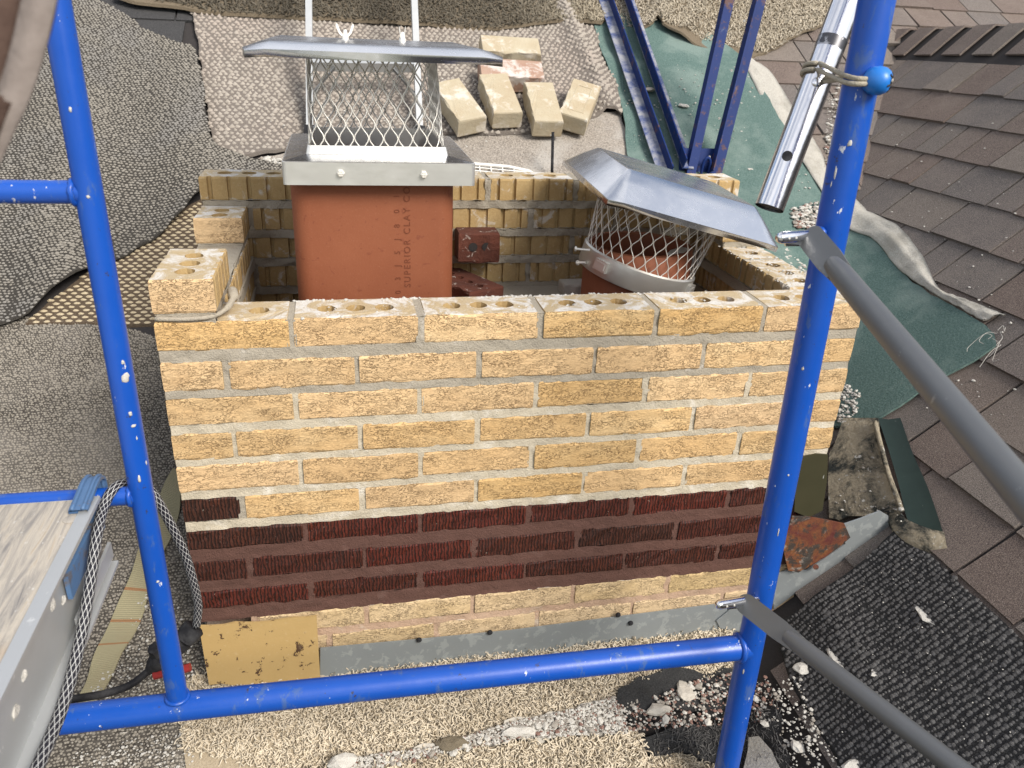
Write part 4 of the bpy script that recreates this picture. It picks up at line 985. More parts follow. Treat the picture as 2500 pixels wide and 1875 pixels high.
def wingnut(c, parent, ang=0.):
    x, y, z = c; mb = MB(); mb.lathe([(.006, 0), (.006, .004), (.004, .010), (.003, .016)], c, (0, 0, 1), 10)
    for s in (-1, 1):
        q = [(4, 4), (8, 9), (12, 20), (15, 22), (16, 18), (11, 6), (6, 1)]
        vs = [(x + s * a * .001 * math.cos(ang), y + s * a * .001 * math.sin(ang) + t, z + .004 + b * .001) for t in (-.0012, .0012) for a, b in q]; k = 7
        mb.add(vs, [tuple(range(k)), tuple(range(2 * k - 1, k - 1, -1))] + [(i, (i + 1) % k, (i + 1) % k + k, i + k) for i in range(k)])
    mb.out('wing_nut', 'wire', parent)
wingnut((.307, .35, .398), cap); wingnut((.408, .35, .398), cap, 1.1)
# second, round flue and its tilted cap
f2 = empty('flue_liner', (.900, .345, -.4), 'short round terracotta flue liner under the tilted cap', 'flue liner')
mb = MB(); mb.lathe([(.114, -.03 - .4 + .4), (.114, .42), (.111, .424), (.098, .424), (.096, .41), (.096, .0)], (.900, .345, -.40), (0, 0, 1), 40, 0, False); mb.out('liner_body', 'clay', f2, math.radians(40))
MB().plate([(.93, .262, .0245), (.97, .268, .0245), (.995, .30, .0245), (.985, .315, .0245), (.95, .29, .0245)], .003).out('mortar_smear', 'chip_white', f2)
cap2 = empty('chimney_cap', (.900, .345, .0), 'crooked stainless chimney cap tilted to the right on the round flue', 'chimney cap')
TM = Matrix.Translation((.898, .335, -.020)) @ Matrix.Rotation(math.radians(14.5), 4, 'Y') @ Matrix.Rotation(math.radians(3), 4, 'X')
tf2 = lambda q: tuple(TM @ Vector(q))
mb = MB(); k = 48
prof = [(.1225, -.026), (.1235, -.024), (.1235, .016), (.120, .019), (.118, .019), (.119, -.024)]
vs = [tf2((r_ * math.cos(2 * math.pi * j / k), r_ * math.sin(2 * math.pi * j / k), z)) for r_, z in prof for j in range(k)]
mb.add(vs, [(i * k + j, i * k + (j + 1) % k, (i + 1) * k + (j + 1) % k, (i + 1) * k + j) for i in range(len(prof) - 1) for j in range(k)]); band = mb.out('clamp_band', 'steel', cap2, math.radians(40))
def boxT(mb, lo, hi, a): # box on the band at angle a
    mm_ = TM @ Matrix.Rotation(a, 4, 'Z'); mb.box(lo, hi, 0, mm_); return mb
for a in (math.radians(213), math.radians(318)):
    mb = MB(); boxT(mb, (.1215, -.016, -.014), (.130, .016, .008), a); boxT(mb, (.130, -.012, -.010), (.1315, .012, .004), a); mb.out('leg_bracket', 'steel', cap2)
for z in (.012, -.016):
    a = math.radians(192); mb = MB(); p = TM @ Matrix.Rotation(a, 4, 'Z') @ Vector((.126, .0, z)); q = TM @ Matrix.Rotation(a, 4, 'Z') @ Vector((.150 if z > 0 else .134, -.012, z - .006))
    mb.tube([p, q], .0026, 8); d = np.array(q) - np.array(p); mb.lathe([(.0055, 0), (.0055, .004)], q, d, 6); mb.out('clamp_bolt', 'wire', cap2)
mesh_wrap(lambda t, z: ((.116 + .012 * (z / .11)) * math.cos(2 * math.pi * t), (.116 + .008 * (z / .11)) * math.sin(2 * math.pi * t), z), 0, .012, .146, 30, 6, .00105, tf2).out('mesh_screen', 'wire', cap2, True)
lid(cap2, (.006, -.0), tf2, .188, .172, .135, .095, .146, .050)

# red cored bricks wedged between the flues, and a pale brick offcut
def loose(mat, label, size, grooves=0, holes=0, hl=None, mats=('old_buff',) * 3, hr=.0125, rough=.0025, group=None):
    L_, W_, H_ = size; geo = brick_geo(L_, W_, H_, grooves, holes, hl, (1, 1), hdep=.04, rough=rough, hr=hr); vs, fs, mi = geo
    # a little wear on every corner
    vs = [tuple(mat @ (Vector(q) + Vector((nz3(*q, 55), nz3(q[0] + 3, q[1], q[2], 55), nz3(q[0], q[1] + 5, q[2], 55))) * .0018)) for q in vs]
    o = build('brick', vs, fs, list(mats), None, mi, False, None, tuple(mat @ Vector((0, 0, 0)))); return tag(o, label, 'brick', group)
rb = yp(*z2(785, 1400), .475)
loose(Matrix.Translation((rb[0], .472, rb[2] - .066)), 'red brick end with two holes, mortared against the back wall beside the square flue', (.092, .058, .066), mats=('red',) * 3)
redb = bpy.data.objects['brick']
for hx_ in (.036, .066):
    mb = MB(); mb.lathe([(.0095, .0), (.010, .0006), (.008, .0007)], (rb[0] + hx_ - .004, .4712, rb[2] - .030), (0, -1, 0), 12); mb.out('core_hole', 'asphalt', [o for o in COL.objects if o.get('label', '').startswith('red brick end')][0])
q = zp(*z5(130, 340), -.085)
loose(Matrix.Translation((q[0] - .035, q[1] - .02, -.135)) @ Matrix.Rotation(math.radians(-62), 4, 'Z') @ Matrix.Translation((-.13, -.02, 0)), 'dark red cored brick lying flat beside the square flue inside the chimney', (.20, .092, .055), 0, 5, [.03, .065, .10, .135, .17], ('red',) * 3, .010)
q = yp(*z5(675, 350), .46); loose(Matrix.Translation((q[0], .45, q[2] - .07)), 'pale mortar coated brick offcut standing left of the round flue', (.062, .05, .07), mats=('dust',) * 3)
MB().box((.49, .44, -.30), (.78, .535, -.125)).out('mortar_fill', 'mortar_grey', chimney)

# ------------------------------------------------------------------ loose old bricks on the rug
def on_roof(px_c, ang, size, label, mats, lift=.03, roll=0., grooves=0):
    c = grA(*px_c, lift + .0); n = Vector(nA).normalized(); xax = Vector((1, 0, 0)); yax = n.cross(xax)
    Rm = Matrix((xax, yax, n)).transposed().to_4x4(); L_, W_, H_ = size
    m_ = Matrix.Translation(tuple(c)) @ Rm @ Matrix.Rotation(ang, 4, 'Z') @ Matrix.Rotation(roll, 4, 'X') @ Matrix.Translation((-L_ / 2, -W_ / 2, 0))
    o = loose(m_, label, size, mats=mats, group='old bricks laid out on the rug'); return o, m_
OB = ('old_buff',) * 3; OP = ('old_pink',) * 3; S = (.205, .097, .060)
def pxa(a, b): return ((a[0] + b[0]) / 2, (a[1] + b[1]) / 2)
on_roof(z2(780, 690), math.radians(-71), S, 'buff brick lying closest to the mesh cap, tilted to the left', OB)
on_roof(z2(1025, 650), math.radians(-84), S, 'buff brick with white smears overlapping the pink brick', OB, .035)
on_roof(z2(1280, 700), math.radians(-90), S, 'clean upright buff brick third in the row on the rug', OB)
o, m_ = on_roof(z2(1495, 685), math.radians(-115), S, 'buff brick with a sunken panel at the right end of the row', OB)
mb = MB(); mb.box((.03, .022, .0600), (.175, .026, .0612), 0, m_); mb.box((.03, .071, .0600), (.175, .075, .0612), 0, m_); mb.box((.03, .026, .0600), (.034, .071, .0612), 0, m_); mb.box((.171, .026, .0600), (.175, .071, .0612), 0, m_)
mb.out('panel_rim', 'old_buff', o)
on_roof(z2(1090, 500), math.radians(-3), (.215, .095, .060), 'pinkish white smeared brick lying crosswise behind the row', OP)
on_roof(z2(1085, 360), math.radians(-2), (.205, .095, .060), 'buff brick lying crosswise farthest up the rug', OB)

# ------------------------------------------------------------------ ladder feet, angle-iron frame, vent, rod behind the chimney
b0 = gr(757, 358, .02); b1 = gr(1026, 358, .02); lad = empty('ladder', (b0 + b1) / 2, 'aluminium ladder legs with black rubber feet leaning behind the square flue', 'ladder')
t0 = yp(752, -260, b0[1] + .62); t1 = yp(1000, -260, b1[1] + .62) ; dirl = (t0 - b0)
def rail(a, b, wd, dp_, mat, name, parent):
    a = np.array(a); b = np.array(b); d = (b - a) / np.linalg.norm(b - a); x = np.array([1., 0, 0]); x -= d * (x @ d); x /= np.linalg.norm(x); y = np.cross(d, x)
    mb = MB(); mb.hexa([a - x * wd - y * dp_, a + x * wd - y * dp_, a + x * wd + y * dp_, a - x * wd + y * dp_, b - x * wd - y * dp_, b + x * wd - y * dp_, b + x * wd + y * dp_, b - x * wd + y * dp_]); return mb.out(name, mat, parent)
rail(b0, t0, .010, .018, 'alu', 'rail', lad); rail(b1, t1, .010, .018, 'alu', 'rail', lad)
for b_, d in ((b0, t0 - b0), (b1, t1 - b1)):
    d = d / np.linalg.norm(d); rail(b_ - d * .02, b_ + d * .06, .016, .024, 'black_rubber', 'foot', lad)
def t_at(a, b, v):
    lo, hi = 0., 1.
    for _ in range(40):
        m_ = (lo + hi) / 2
        if (pj(a + (b - a) * m_)[1] > v) == (pj(a)[1] > pj(b)[1]): lo = m_
        else: hi = m_
    return lo
c0 = b0 + (t0 - b0) * t_at(b0, t0, 158); c1 = b1 + (t1 - b1) * t_at(b1, t1, 162)
def bar(a, b, w1, w2, mat, name, parent):
    a = np.array(a); b = np.array(b); d = (b - a) / np.linalg.norm(b - a); z = np.array([0, -.55, .83]); z -= d * (z @ d); z /= np.linalg.norm(z); y = np.cross(d, z); mb = MB()
    mb.hexa([a - z * w1 - y * w2, b - z * w1 - y * w2, b - z * w1 + y * w2, a - z * w1 + y * w2, a + z * w1 - y * w2, b + z * w1 - y * w2, b + z * w1 + y * w2, a + z * w1 + y * w2]); return mb.out(name, mat, parent)
bar(c0, c1, .016, .010, 'alu', 'rung', lad)
bar(b0 + (c0 - b0) * .6, c0 + (c1 - c0) * .25, .005, .002, 'galv_tube', 'brace', lad); bar(b1 + (c1 - b1) * .6, c1 + (c0 - c1) * .25, .005, .002, 'galv_tube', 'brace', lad)
bar(b0 + np.array([0, -.02, .004]), b1 + np.array([0, -.02, .004]), .014, .008, 'black_rubber', 'foot_bar', lad)
# V shaped frame of dark blue angle irons
base = gr(1700, 432, .02); ang = empty('angle_iron_frame', base, 'dark blue rusty angle iron bracket splayed in a V behind the back wall', 'bracket')
def ell(a, b, e1, e2, w1, w2, mats, name='angle_iron'):
    a = np.array(a); b = np.array(b); d = (b - a) / np.linalg.norm(b - a); e1 = np.array(e1, float); e1 -= d * (e1 @ d); e1 /= np.linalg.norm(e1)
    e2 = np.array(e2, float); e2 -= d * (e2 @ d); e2 -= e1 * (e2 @ e1); e2 /= np.linalg.norm(e2); t = .004; mb = MB()
    mb.hexa([a, a + e1 * w1, a + e1 * w1 + e2 * t, a + e2 * t, b, b + e1 * w1, b + e1 * w1 + e2 * t, b + e2 * t], 0)
    a2 = a + e2 * t; b2 = b + e2 * t; mb.hexa([a2, a2 + e1 * t, a2 + e1 * t + e2 * w2, a2 + e2 * w2, b2, b2 + e1 * t, b2 + e1 * t + e2 * w2, b2 + e2 * w2], 1); return mb.out(name, list(mats), ang)
def ln(pa, pb, ha, hb): return gr(*pa, ha), gr(*pb, hb)
a, b = ln(zd(750, 1360), zd(250, -60), .05, .05); ell(a, b, (-1, 0, -.05), (0, -.5, .9), .040, .036, ('dusty_blue', 'dark_blue'))
a, b = ln(zd(838, 1300), zd(372, -60), .05, .05); ell(a, b, (1, 0, -.05), (0, -.5, .9), .040, .036, ('dusty_blue', 'dark_blue'))
a = gr(*zd(870, 1360), .03); b = yp(*zd(1190, -80), a[1] + .20); ell(a, b, (1, 0, 0), (0, 1, 0), .030, .03, ('dark_blue', 'dark_blue'))
a = gr(*zd(1040, 1330), .03); b = yp(*zd(1400, -80), a[1] + .20); o = ell(a, b, (1, 0, 0), (-.75, -.65, 0), .045, .032, ('dark_blue', 'dark_blue'))
for t in (.09, .30, .56, .83):
    p = a + (b - a) * t + np.array([-.014, -.014, 0]); MB().lathe([(.004, 0), (.004, .001)], p + np.array([-.004, -.004, 0]), (-.6, -.8, 0), 8).out('bolt_hole', 'chip_white', o)
mb = MB(); p0 = gr(*zd(815, 1400), .0); q0 = gr(*zd(1110, 1400), .0); mb.hexa([p0, q0, q0 + np.array([0, .004, 0]), p0 + np.array([0, .004, 0]), p0 + np.array([0, .03, .10]), q0 + np.array([0, .03, .10]), q0 + np.array([0, .034, .10]), p0 + np.array([0, .034, .10])]); mb.out('base_plate', 'dark_blue', ang)
mb = MB(); c = p0 * .38 + q0 * .62 + np.array([0, -.006, .035]); mb.tube(bez([c + np.array([-.012, .004, -.03]), c + np.array([-.012, -.004, .025]), c + np.array([0, -.006, .042]), c + np.array([.012, -.004, .025]), c + np.array([.012, .004, -.03])], 5), .005, 8); mb.out('hook', 'dark_blue', ang, True)
# white vent register
vr = empty('vent_register', gr(1235, 415, .02), 'white plastic vent grille lying behind the back wall', 'vent')
vp = [gr(*q, .022) for q in ((1150, 400), (1240, 407), (1290, 418), (1330, 440), (1330, 470), (1150, 470))]
mb = MB(); k = len(vp)
for i in range(2): mb.tube([vp[i * 1], vp[i + 1]], .006, 6)
mb.tube([vp[2], vp[3]], .006, 6); mb.out('frame', 'white_plastic', vr)
for i in range(6):
    t = i / 6; a_ = gr(1155, 408 + i * 8, .022); b_ = gr(1285 + i * 5, 420 + i * 8, .022); MB().tube([a_, b_], .0022, 5).out('slat', 'white_plastic', vr)
for i in range(5):
    MB().tube([gr(1170 + i * 28, 404 + i * 2.2, .020), gr(1178 + i * 28, 460, .020)], .002, 5).out('rib', 'white_plastic', vr)
g0 = gr(1347, 450, .0); g1 = yp(1350, 322, g0[1] + .02); tag(MB().tube([g0, g1], .0045, 10).out('metal_rod', 'black_rubber', None, True), 'thin black metal rod standing upright in front of the loose bricks', 'rod')

# ------------------------------------------------------------------ blue scaffold end frame
frame = empty('scaffold', (.5, -.28, -.6), 'bright blue tubular scaffold end frame standing in front of the chimney', 'scaffold')
XP, YP = .928, -.285
def post(x, y, z0, z1_, r, name='post', x1=None):
    return MB().tube([(x, y, z0), (x1 if x1 is not None else x, y, z1_)], r, 28).out(name, 'blue', frame, math.radians(40))
post(.948, YP, -1.15, 1.0, .0213, x1=.904)
post(.0185, -.270, -.492, 1.0, .0145, x1=.0225)
zt_ = -.5085
MB().tube([(-.75, -.262, zt_), (.0, -.268, zt_), (.935, YP, zt_)], .0210, 28).out('bottom_tube', 'blue', frame, math.radians(40))
MB().tube([(-.80, -.270, .251), (.014, -.270, .2505)], .0125, 22).out('rung', 'blue', frame, math.radians(40))
MB().tube([(-.80, -.270, -.1315), (.014, -.270, -.1365)], .0122, 22).out('rung', 'blue', frame, math.radians(40))
def weld(c, ax, r, rr=.0032):
    ax = np.array(ax, float); ax /= np.linalg.norm(ax); ref = np.array([0, 0, 1.]) if abs(ax[2]) < .9 else np.array([1., 0, 0]); u = np.cross(ax, ref); u /= np.linalg.norm(u); w_ = np.cross(ax, u)
    pts = [np.array(c) + r * (math.cos(t) * u + math.sin(t) * w_) + ax * nz3(t * 3, c[0], c[2]) * .002 for t in np.linspace(0, 2 * math.pi, 25)[:-1]]
    MB().tube(pts, rr, 7, closed=True).out('weld_bead', 'blue', frame, True)
weld((.0185, -.270, zt_ + .0215), (0, 0, 1), .0150); weld((.006, -.270, .2505), (1, 0, 0), .0128); weld((.006, -.270, -.1362), (1, 0, 0), .0126); weld((.914, YP, zt_), (1, 0, 0), .0212, .005)
def splat(u, v, c, ax, r, sz):
    ax = np.array(ax, float); ax /= np.linalg.norm(ax); c = np.array(c, float); d = ray(u, v); w0 = CAM - c
    a_ = d - ax * (d @ ax); b_ = w0 - ax * (w0 @ ax); A_ = a_ @ a_; B_ = 2 * a_ @ b_; C_ = b_ @ b_ - r * r; disc = B_ * B_ - 4 * A_ * C_
    if disc < 0: return
    p = CAM + d * ((-B_ - math.sqrt(disc)) / (2 * A_)); n_ = p - c; n_ -= ax * (n_ @ ax); n_ /= np.linalg.norm(n_); t_ = np.cross(n_, ax)
    bm = bmesh.new(); bmesh.ops.create_icosphere(bm, subdivisions=2, radius=1.); sd_ = rng.random() * 90; vs = []
    for q in bm.verts:
        k_ = 1 + .7 * noise.noise(q.co * 1.6 + Vector((sd_, 0, 0))) + .3 * noise.noise(q.co * 4 + Vector((0, sd_, 0)))
        x = q.co.x * k_ * sz[0]; y = q.co.y * k_ * sz[1]; h = q.co.z * .0011 - (r - math.sqrt(max(r * r - min(y * y, r * r * .9), 0)))
        vs.append(p + ax * x + t_ * y + n_ * h)
    fs = [[q.index for q in f.verts] for f in bm.faces]; bm.free(); build('mortar_splat', vs, fs, rng.choice(('chip_white', 'chip_white', 'dust')), frame, smooth=True)
ZA = (0, 0, 1); XA = (1, 0, 0); LPc = (.0195, -.270, 0); RPc = (.925, YP, 0); BTc = (.45, -.277, zt_)
for q in ((615, 1500, .016, .006), (645, 1532, .006, .006), (700, 1500, .004, .003), (600, 1560, .007, .003), (880, 1560, .006, .002), (1000, 1540, .005, .002), (1200, 1500, .003, .002), (300, 1790, .005, .003), (860, 1735 - 120, .006, .004)): splat(q[0], q[1], BTc, XA, .0210, (q[2], q[3]))
for q in ((308, 922, .006, .005), (318, 1010, .003, .002), (326, 1040, .002, .003), (300, 885, .003, .002), (334, 1070, .003, .001), (215, 480, .002, .002), (172, 268, .003, .0015), (340, 1170, .005, .002), (385, 1420, .002, .002), (357, 1130, .003, .001)): splat(q[0], q[1], LPc, ZA, .0145, (q[2], q[3]))
for q in ((2040, 420, .009, .0016), (2030, 450, .005, .001), (2075, 350, .004, .003), (1960, 900, .003, .002), (1925, 1160, .002, .0015), (2030, 640, .002, .002), (1835, 1500, .003, .002), (1815, 1640, .006, .0015), (1900, 1300, .007, .001)): splat(q[0], q[1], RPc, (-.0205, 0, 1), .0213, (q[2], q[3]))
# brace studs with spring locks
def stud(u0, v0, u, v):
    p = yp(u0, v0, YP - .012); tip = yp(u, v, YP - .040)
    mb = MB(); d = (tip - p); L_ = np.linalg.norm(d); mb.lathe([(.0075, 0), (.0075, L_ * .93), (.006, L_ * .98), (.003, L_)], p, d, 14); s_ = mb.out('stud', 'chrome', frame, math.radians(40))
    x = p + d * .55; MB().hexa([x + np.array(q) for q in ((-.012, -.002, -.012), (.012, -.002, -.012), (.012, .002, -.012), (-.012, .002, -.012), (-.016, -.002, -.004), (.014, -.002, -.004), (.014, .002, -.004), (-.016, .002, -.004))]).out('spring_lock', 'chrome', s_)
    for t in (.62, .80): MB().lathe([(.0016, 0), (.0016, .0012)], p + d * t + np.array([0, -.0072, .001]), (0, -1, 0), 8).out('rivet', 'wire', s_)
    return p + d * .35
s1 = stud(1992, 574, 1900, 581); s2 = stud(1846, 1462, 1750, 1477)
MB().lathe([(.008, 0), (.009, .004), (.007, .008)], yp(2004, 570, YP - .012), (-.8, -.5, .2), 10).out('weld_bead', 'blue', frame, True)
# two galvanised cross braces
def brace(pin, p_mid, far_px, far_dep, label, flat_a, mid_dep=None):
    e = empty('cross_brace', pin, label, 'brace', 'galvanised scaffold cross braces'); far_ = dp(*far_px, far_dep); d = far_ - pin; d /= np.linalg.norm(d)
    st_ = pin + d * .085; far2 = far_ + d * .5
    MB().tube([st_ + d * .0, st_ + d * .03, far2], [.0105, .0133, .0133], 24).out('tube', 'galv_tube', e, math.radians(40))
    up_ = np.cross(d, CAM - pin); up_ /= np.linalg.norm(up_); nn = np.cross(d, up_); w_ = .0165; pts = []
    k = 10; prof = []
    for i in range(k + 1): a = math.pi / 2 + math.pi * i / k; prof.append(pin + d * (.0195 * math.cos(a) - .004) + up_ * w_ * math.sin(a))
    prof += [st_ - d * .02 - up_ * w_, st_ + d * .022 - up_ * .0135, st_ + d * .022 + up_ * .0135, st_ - d * .02 + up_ * w_]
    mb = MB(); mb.plate([q + nn * .0035 for q in prof], .007); mb.out('flattened_end', 'galv_tube', e)
    return e
brace(s1 + np.array([.004, -.014, 0]), None, (2500, 1208), .56, 'upper grey cross brace running from the post stud out at the right edge', (.25, -1, .2))
brace(s2 + np.array([.004, -.014, 0]), None, (2240, 1800), .98, 'lower grey cross brace crossing the black mat from the lower stud', (.25, -1, .2))
# polished tube tied beside the post
pa = dp(1878, 508, 1.13); pb = dp(2071, -4, 1.10); pole = empty('steel_pole', pa, 'shiny aluminium tube tied to the right blue post with a bungee', 'pole')
d = (pb - pa) / np.linalg.norm(pb - pa); LP = np.linalg.norm(pb - pa); rO = .0206; tm = LP * t_at(pa, pb, 113); mb = MB()
mb.tube([pa, pa + d * (tm - .002)], rO, 32, cap=False); mb.tube([pa + d * (tm + .002), pa + d * 1.1], rO, 32, cap=False)
mb.tube([pa + d * (tm - .006), pa + d * (tm + .010)], rO * 1.004, 32, 1, cap=False); mb.tube([pa + d * .003, pa + d * .25], rO * .92, 24, 2, cap=True)
mb.out('tube', ['chrome', 'pole_mark', 'black_rubber'], pole, math.radians(40))
toc = CAM - (pa + d * .1); face = toc - d * (toc @ d); face /= np.linalg.norm(face); u_ = np.cross(face, d)
if u_[0] < 0: u_ = -u_
hp = pa + d * (LP * t_at(pa, pb, 391)) + face * rO * .97 - u_ * .002; MB().lathe([(.0072, -.004), (.0072, .0012), (.0058, .0013)], hp, face, 20).out('pin_hole', 'black_rubber', pole)
hp = pa + d * (LP * t_at(pa, pb, 213)) + face * rO * .975; MB().lathe([(.007, 0), (.006, .002), (.003, .003)], hp, face, 14).out('spring_button', 'chrome', pole, True)
ballc = yp(2142, 197, YP - .030)
bung = empty('bungee_tie', ballc, 'beige elastic bungee loop with a blue plastic ball binding the tube to the post', 'bungee')
pc = pa + d * (LP * t_at(pa, pb, 180))
for off in (-.0045, .0045):
    dz = d * off; R2 = rO + .0032
    path = [ballc + np.array([-.010, .002, 0])]
    q = pc + dz + face * R2 + u_ * .004
    path += [np.array([XP - .012, YP - .0285, ballc[2] * .85 + pc[2] * .15]) + dz * .5, np.array([XP - .040, YP - .017, ballc[2] * .6 + pc[2] * .4]) + dz * .8]
    for a in np.linspace(.15, math.pi, 10): path.append(pc + dz + R2 * (math.cos(a) * face - math.sin(a) * u_))
    path.append(np.array([XP - .010, YP + .027, pc[2] * .5 + ballc[2] * .5])); path.append(np.array([XP + .020, YP + .022, ballc[2]])); path.append(np.array([XP + .0265, YP - .004, ballc[2]])); path.append(ballc + np.array([.008, .004, 0]))
    MB().tube(bez(path, 6), .0030, 8).out('cord', 'cord', bung, True)
bd = np.array([.75, -.62, -.05]); bd /= np.linalg.norm(bd)
mb = MB(); prof = [(.004, -.0165), (.011, -.0135), (.0152, -.007), (.0165, 0), (.0155, .007), (.012, .0125), (.008, .0150), (.0065, .0135), (.005, .004), (.001, .003)]
mb.lathe(prof, ballc, bd, 24, 0, False); mb.out('ball', 'ball', bung, True)
MB().lathe([(.0078, .0143), (.0070, .0146), (.0005, .0138)], ballc, bd, 10).out('mouth', 'black_rubber', bung)
for a in range(5):
    q = ballc + bd * .0128; uu = np.cross(bd, [0, 0, 1.]); uu /= np.linalg.norm(uu); ww = np.cross(bd, uu); e = math.cos(a * math.pi * .4 + .4) * uu + math.sin(a * math.pi * .4 + .4) * ww
    MB().tube([q + e * .006 + bd * .0012, q + e * .0115 - bd * .0002], [.0026, .0014], 6).out('slot', 'black_rubber', bung)

# ------------------------------------------------------------------ plank, rope, plug, strap, tarp at the left
plank = empty('scaffold_plank', (-.25, -.6, -.15), 'aluminium scaffold plank with weathered plywood deck hooked on the left rung', 'plank')
XR = -.030; ZD = -.118
MB().box((-.55, -2.0, ZD - .012), (XR - .006, -.302, ZD)).out('deck', 'plywood', plank)
mb = MB(); xe = XR
mb.box((xe - .006, -2.0, ZD - .100), (xe - .002, -.295, ZD + .002)); mb.box((xe - .002, -2.0, ZD - .0030), (xe + .010, -.300, ZD + .0025)); mb.box((xe - .002, -2.0, ZD - .100), (xe + .016, -.300, ZD - .096)); mb.box((-.55, -.3015, ZD - .10), (xe - .006, -.298, ZD - .002)); mb.out('side_rail', 'alu', plank)
q = zp(*z7(370, 362), ZD); MB().lathe([(.0085, 0), (.0085, .0012), (.005, .002)], q, (0, 0, 1), 16).out('deck_rivet', 'plywood', plank)
hp = [(xe - .022, -.330, ZD + .004)]
pth = [(0, -.335, ZD + .006), (0, -.300, ZD + .010), (0, -.285, ZD + .012), (0, -.268, ZD + .011), (0, -.254, ZD + .003), (0, -.2515, ZD - .012), (0, -.253, ZD - .040)]
pth = bez(pth, 4); vs = []
hx0, hx1 = xe - .016, xe + .005
for p in pth: vs += [(hx0, p[1], p[2]), (hx1, p[1], p[2])]
K = len(vs); vs += [(x, y, z - .0045) for x, y, z in vs]; fs = []
for i in range(len(pth) - 1): a = i * 2; fs += [(a, a + 1, a + 3, a + 2), (a + K + 2, a + K + 3, a + K + 1, a + K), (a, a + 2, a + 2 + K, a + K), (a + 1, a + 1 + K, a + 3 + K, a + 3)]
hk = build('hook', vs, fs, 'hook', plank)
for x in (hx0 + .004, hx1 - .005): MB().tube([(x, p[1], p[2] + .001) for p in pth], .0022, 6).out('hook_rib', 'hook', hk, True)
MB().box((xe + .0005, -.43, ZD - .050), (xe + .0055, -.29, ZD - .020)).out('hook_arm', 'hook', plank)
MB().box((xe + .006, -.44, ZD - .092), (xe + .010, -.295, ZD - .070)).out('lock_lever', 'alu', plank)
for i in range(11):
    y = -.42 - .062 * i + rng.uniform(-.02, .02); z = ZD - rng.uniform(.03, .09); r_ = rng.uniform(.003, .009); sd_ = rng.random() * 60
    bm = bmesh.new(); bmesh.ops.create_icosphere(bm, subdivisions=2, radius=1.); vs = []
    for q in bm.verts: k_ = 1 + .6 * noise.noise(q.co * 1.5 + Vector((sd_, 0, 0))) + .3 * noise.noise(q.co * 4 + Vector((0, sd_, 0))); vs.append((xe - .002 + q.co.x * k_ * .002, y + q.co.y * k_ * r_, z + q.co.z * k_ * r_ * .8))
    fs = [[q.index for q in f.verts] for f in bm.faces]; bm.free(); build('mortar_blob', vs, fs, 'chip_white', plank)
# braided air hose over the rung
def hz(u, v, x): return xp(*z7(u, v), x)
path = [xp(*z7(120, 1850), xe + .022), xp(*z7(195, 1659), xe + .020), xp(*z7(325, 1340), xe + .019), xp(*z7(415, 1010), xe + .018), xp(*z7(470, 700), xe + .018), xp(*z7(505, 450), xe + .017), yp(*z7(540, 300), -.30), yp(*z7(590, 205), -.275), yp(*z7(650, 170), -.252), yp(*z7(720, 172), -.242), yp(*z7(790, 215), -.235),
        yp(*z7(845, 300), -.225), yp(*z7(910, 420), -.21), yp(*z7(970, 550), -.19), yp(*z7(1012, 690), -.165), yp(*z7(1036, 810), -.14), yp(*z7(1028, 915), -.125)]
hose = tag(MB().tube(bez(path, 8), .0064, 16).out('braided_hose', 'rope', None, True), 'black hose in white crosshatch braid hanging over the rung beside the plank', 'hose')
# plug and cable
P0 = yp(*z7(1015, 925), -.115); P1 = yp(*z7(960, 990), -.125); P2 = yp(*z7(850, 1080), -.135); P3 = yp(*z7(780, 1150), -.14)
plug = empty('cable_plug', P1, 'black power connector with red clips lying on the grey carpet behind the left post', 'plug')
MB().tube([P0 + (P0 - P1) * .12, P0, P0 * .5 + P1 * .5, P1], [.014, .0185, .0185, .016], 14).out('socket', 'black_rubber', plug, math.radians(40))
MB().tube([P1, P2 * .6 + P1 * .4, P2, P3 * .6 + P2 * .4, P3], [.017, .017, .021, .015, .008], 14).out('plug_body', 'black_rubber', plug, math.radians(40))
mb = MB(); c = yp(*z7(805, 1030), -.145); mb.tube([c, c + (P2 - c) * .55], [.011, .013], 6); mb.out('clip', 'black_rubber', plug)
for p in ((835, 1168), (965, 1140)):
    c = yp(*z7(*p), -.15); mb = MB(); mb.tube([c + np.array([-.009, 0, -.002]), c + np.array([.009, 0, .002])], [.007, .007], 8); mb.out('red_clip', 'red_plastic', plug, math.radians(40))
cable = bez([P3, yp(*z7(680, 1225), -.16), yp(*z7(560, 1268), -.18), yp(*z7(440, 1290), -.20), yp(*z7(310, 1308), -.22)], 8); MB().tube(cable, .0062, 12).out('cable', 'black_rubber', plug, True)
c = yp(*z7(305, 1310), -.222); MB().tube([c + np.array([.006, 0, 0]), c + np.array([-.020, 0, -.004])], .0115, 12).out('strain_relief', 'black_rubber', plug)
c = yp(*z7(300, 1275), -.225); MB().tube([c, c + np.array([-.006, 0, .012])], .005, 8).out('red_clip', 'red_plastic', plug)
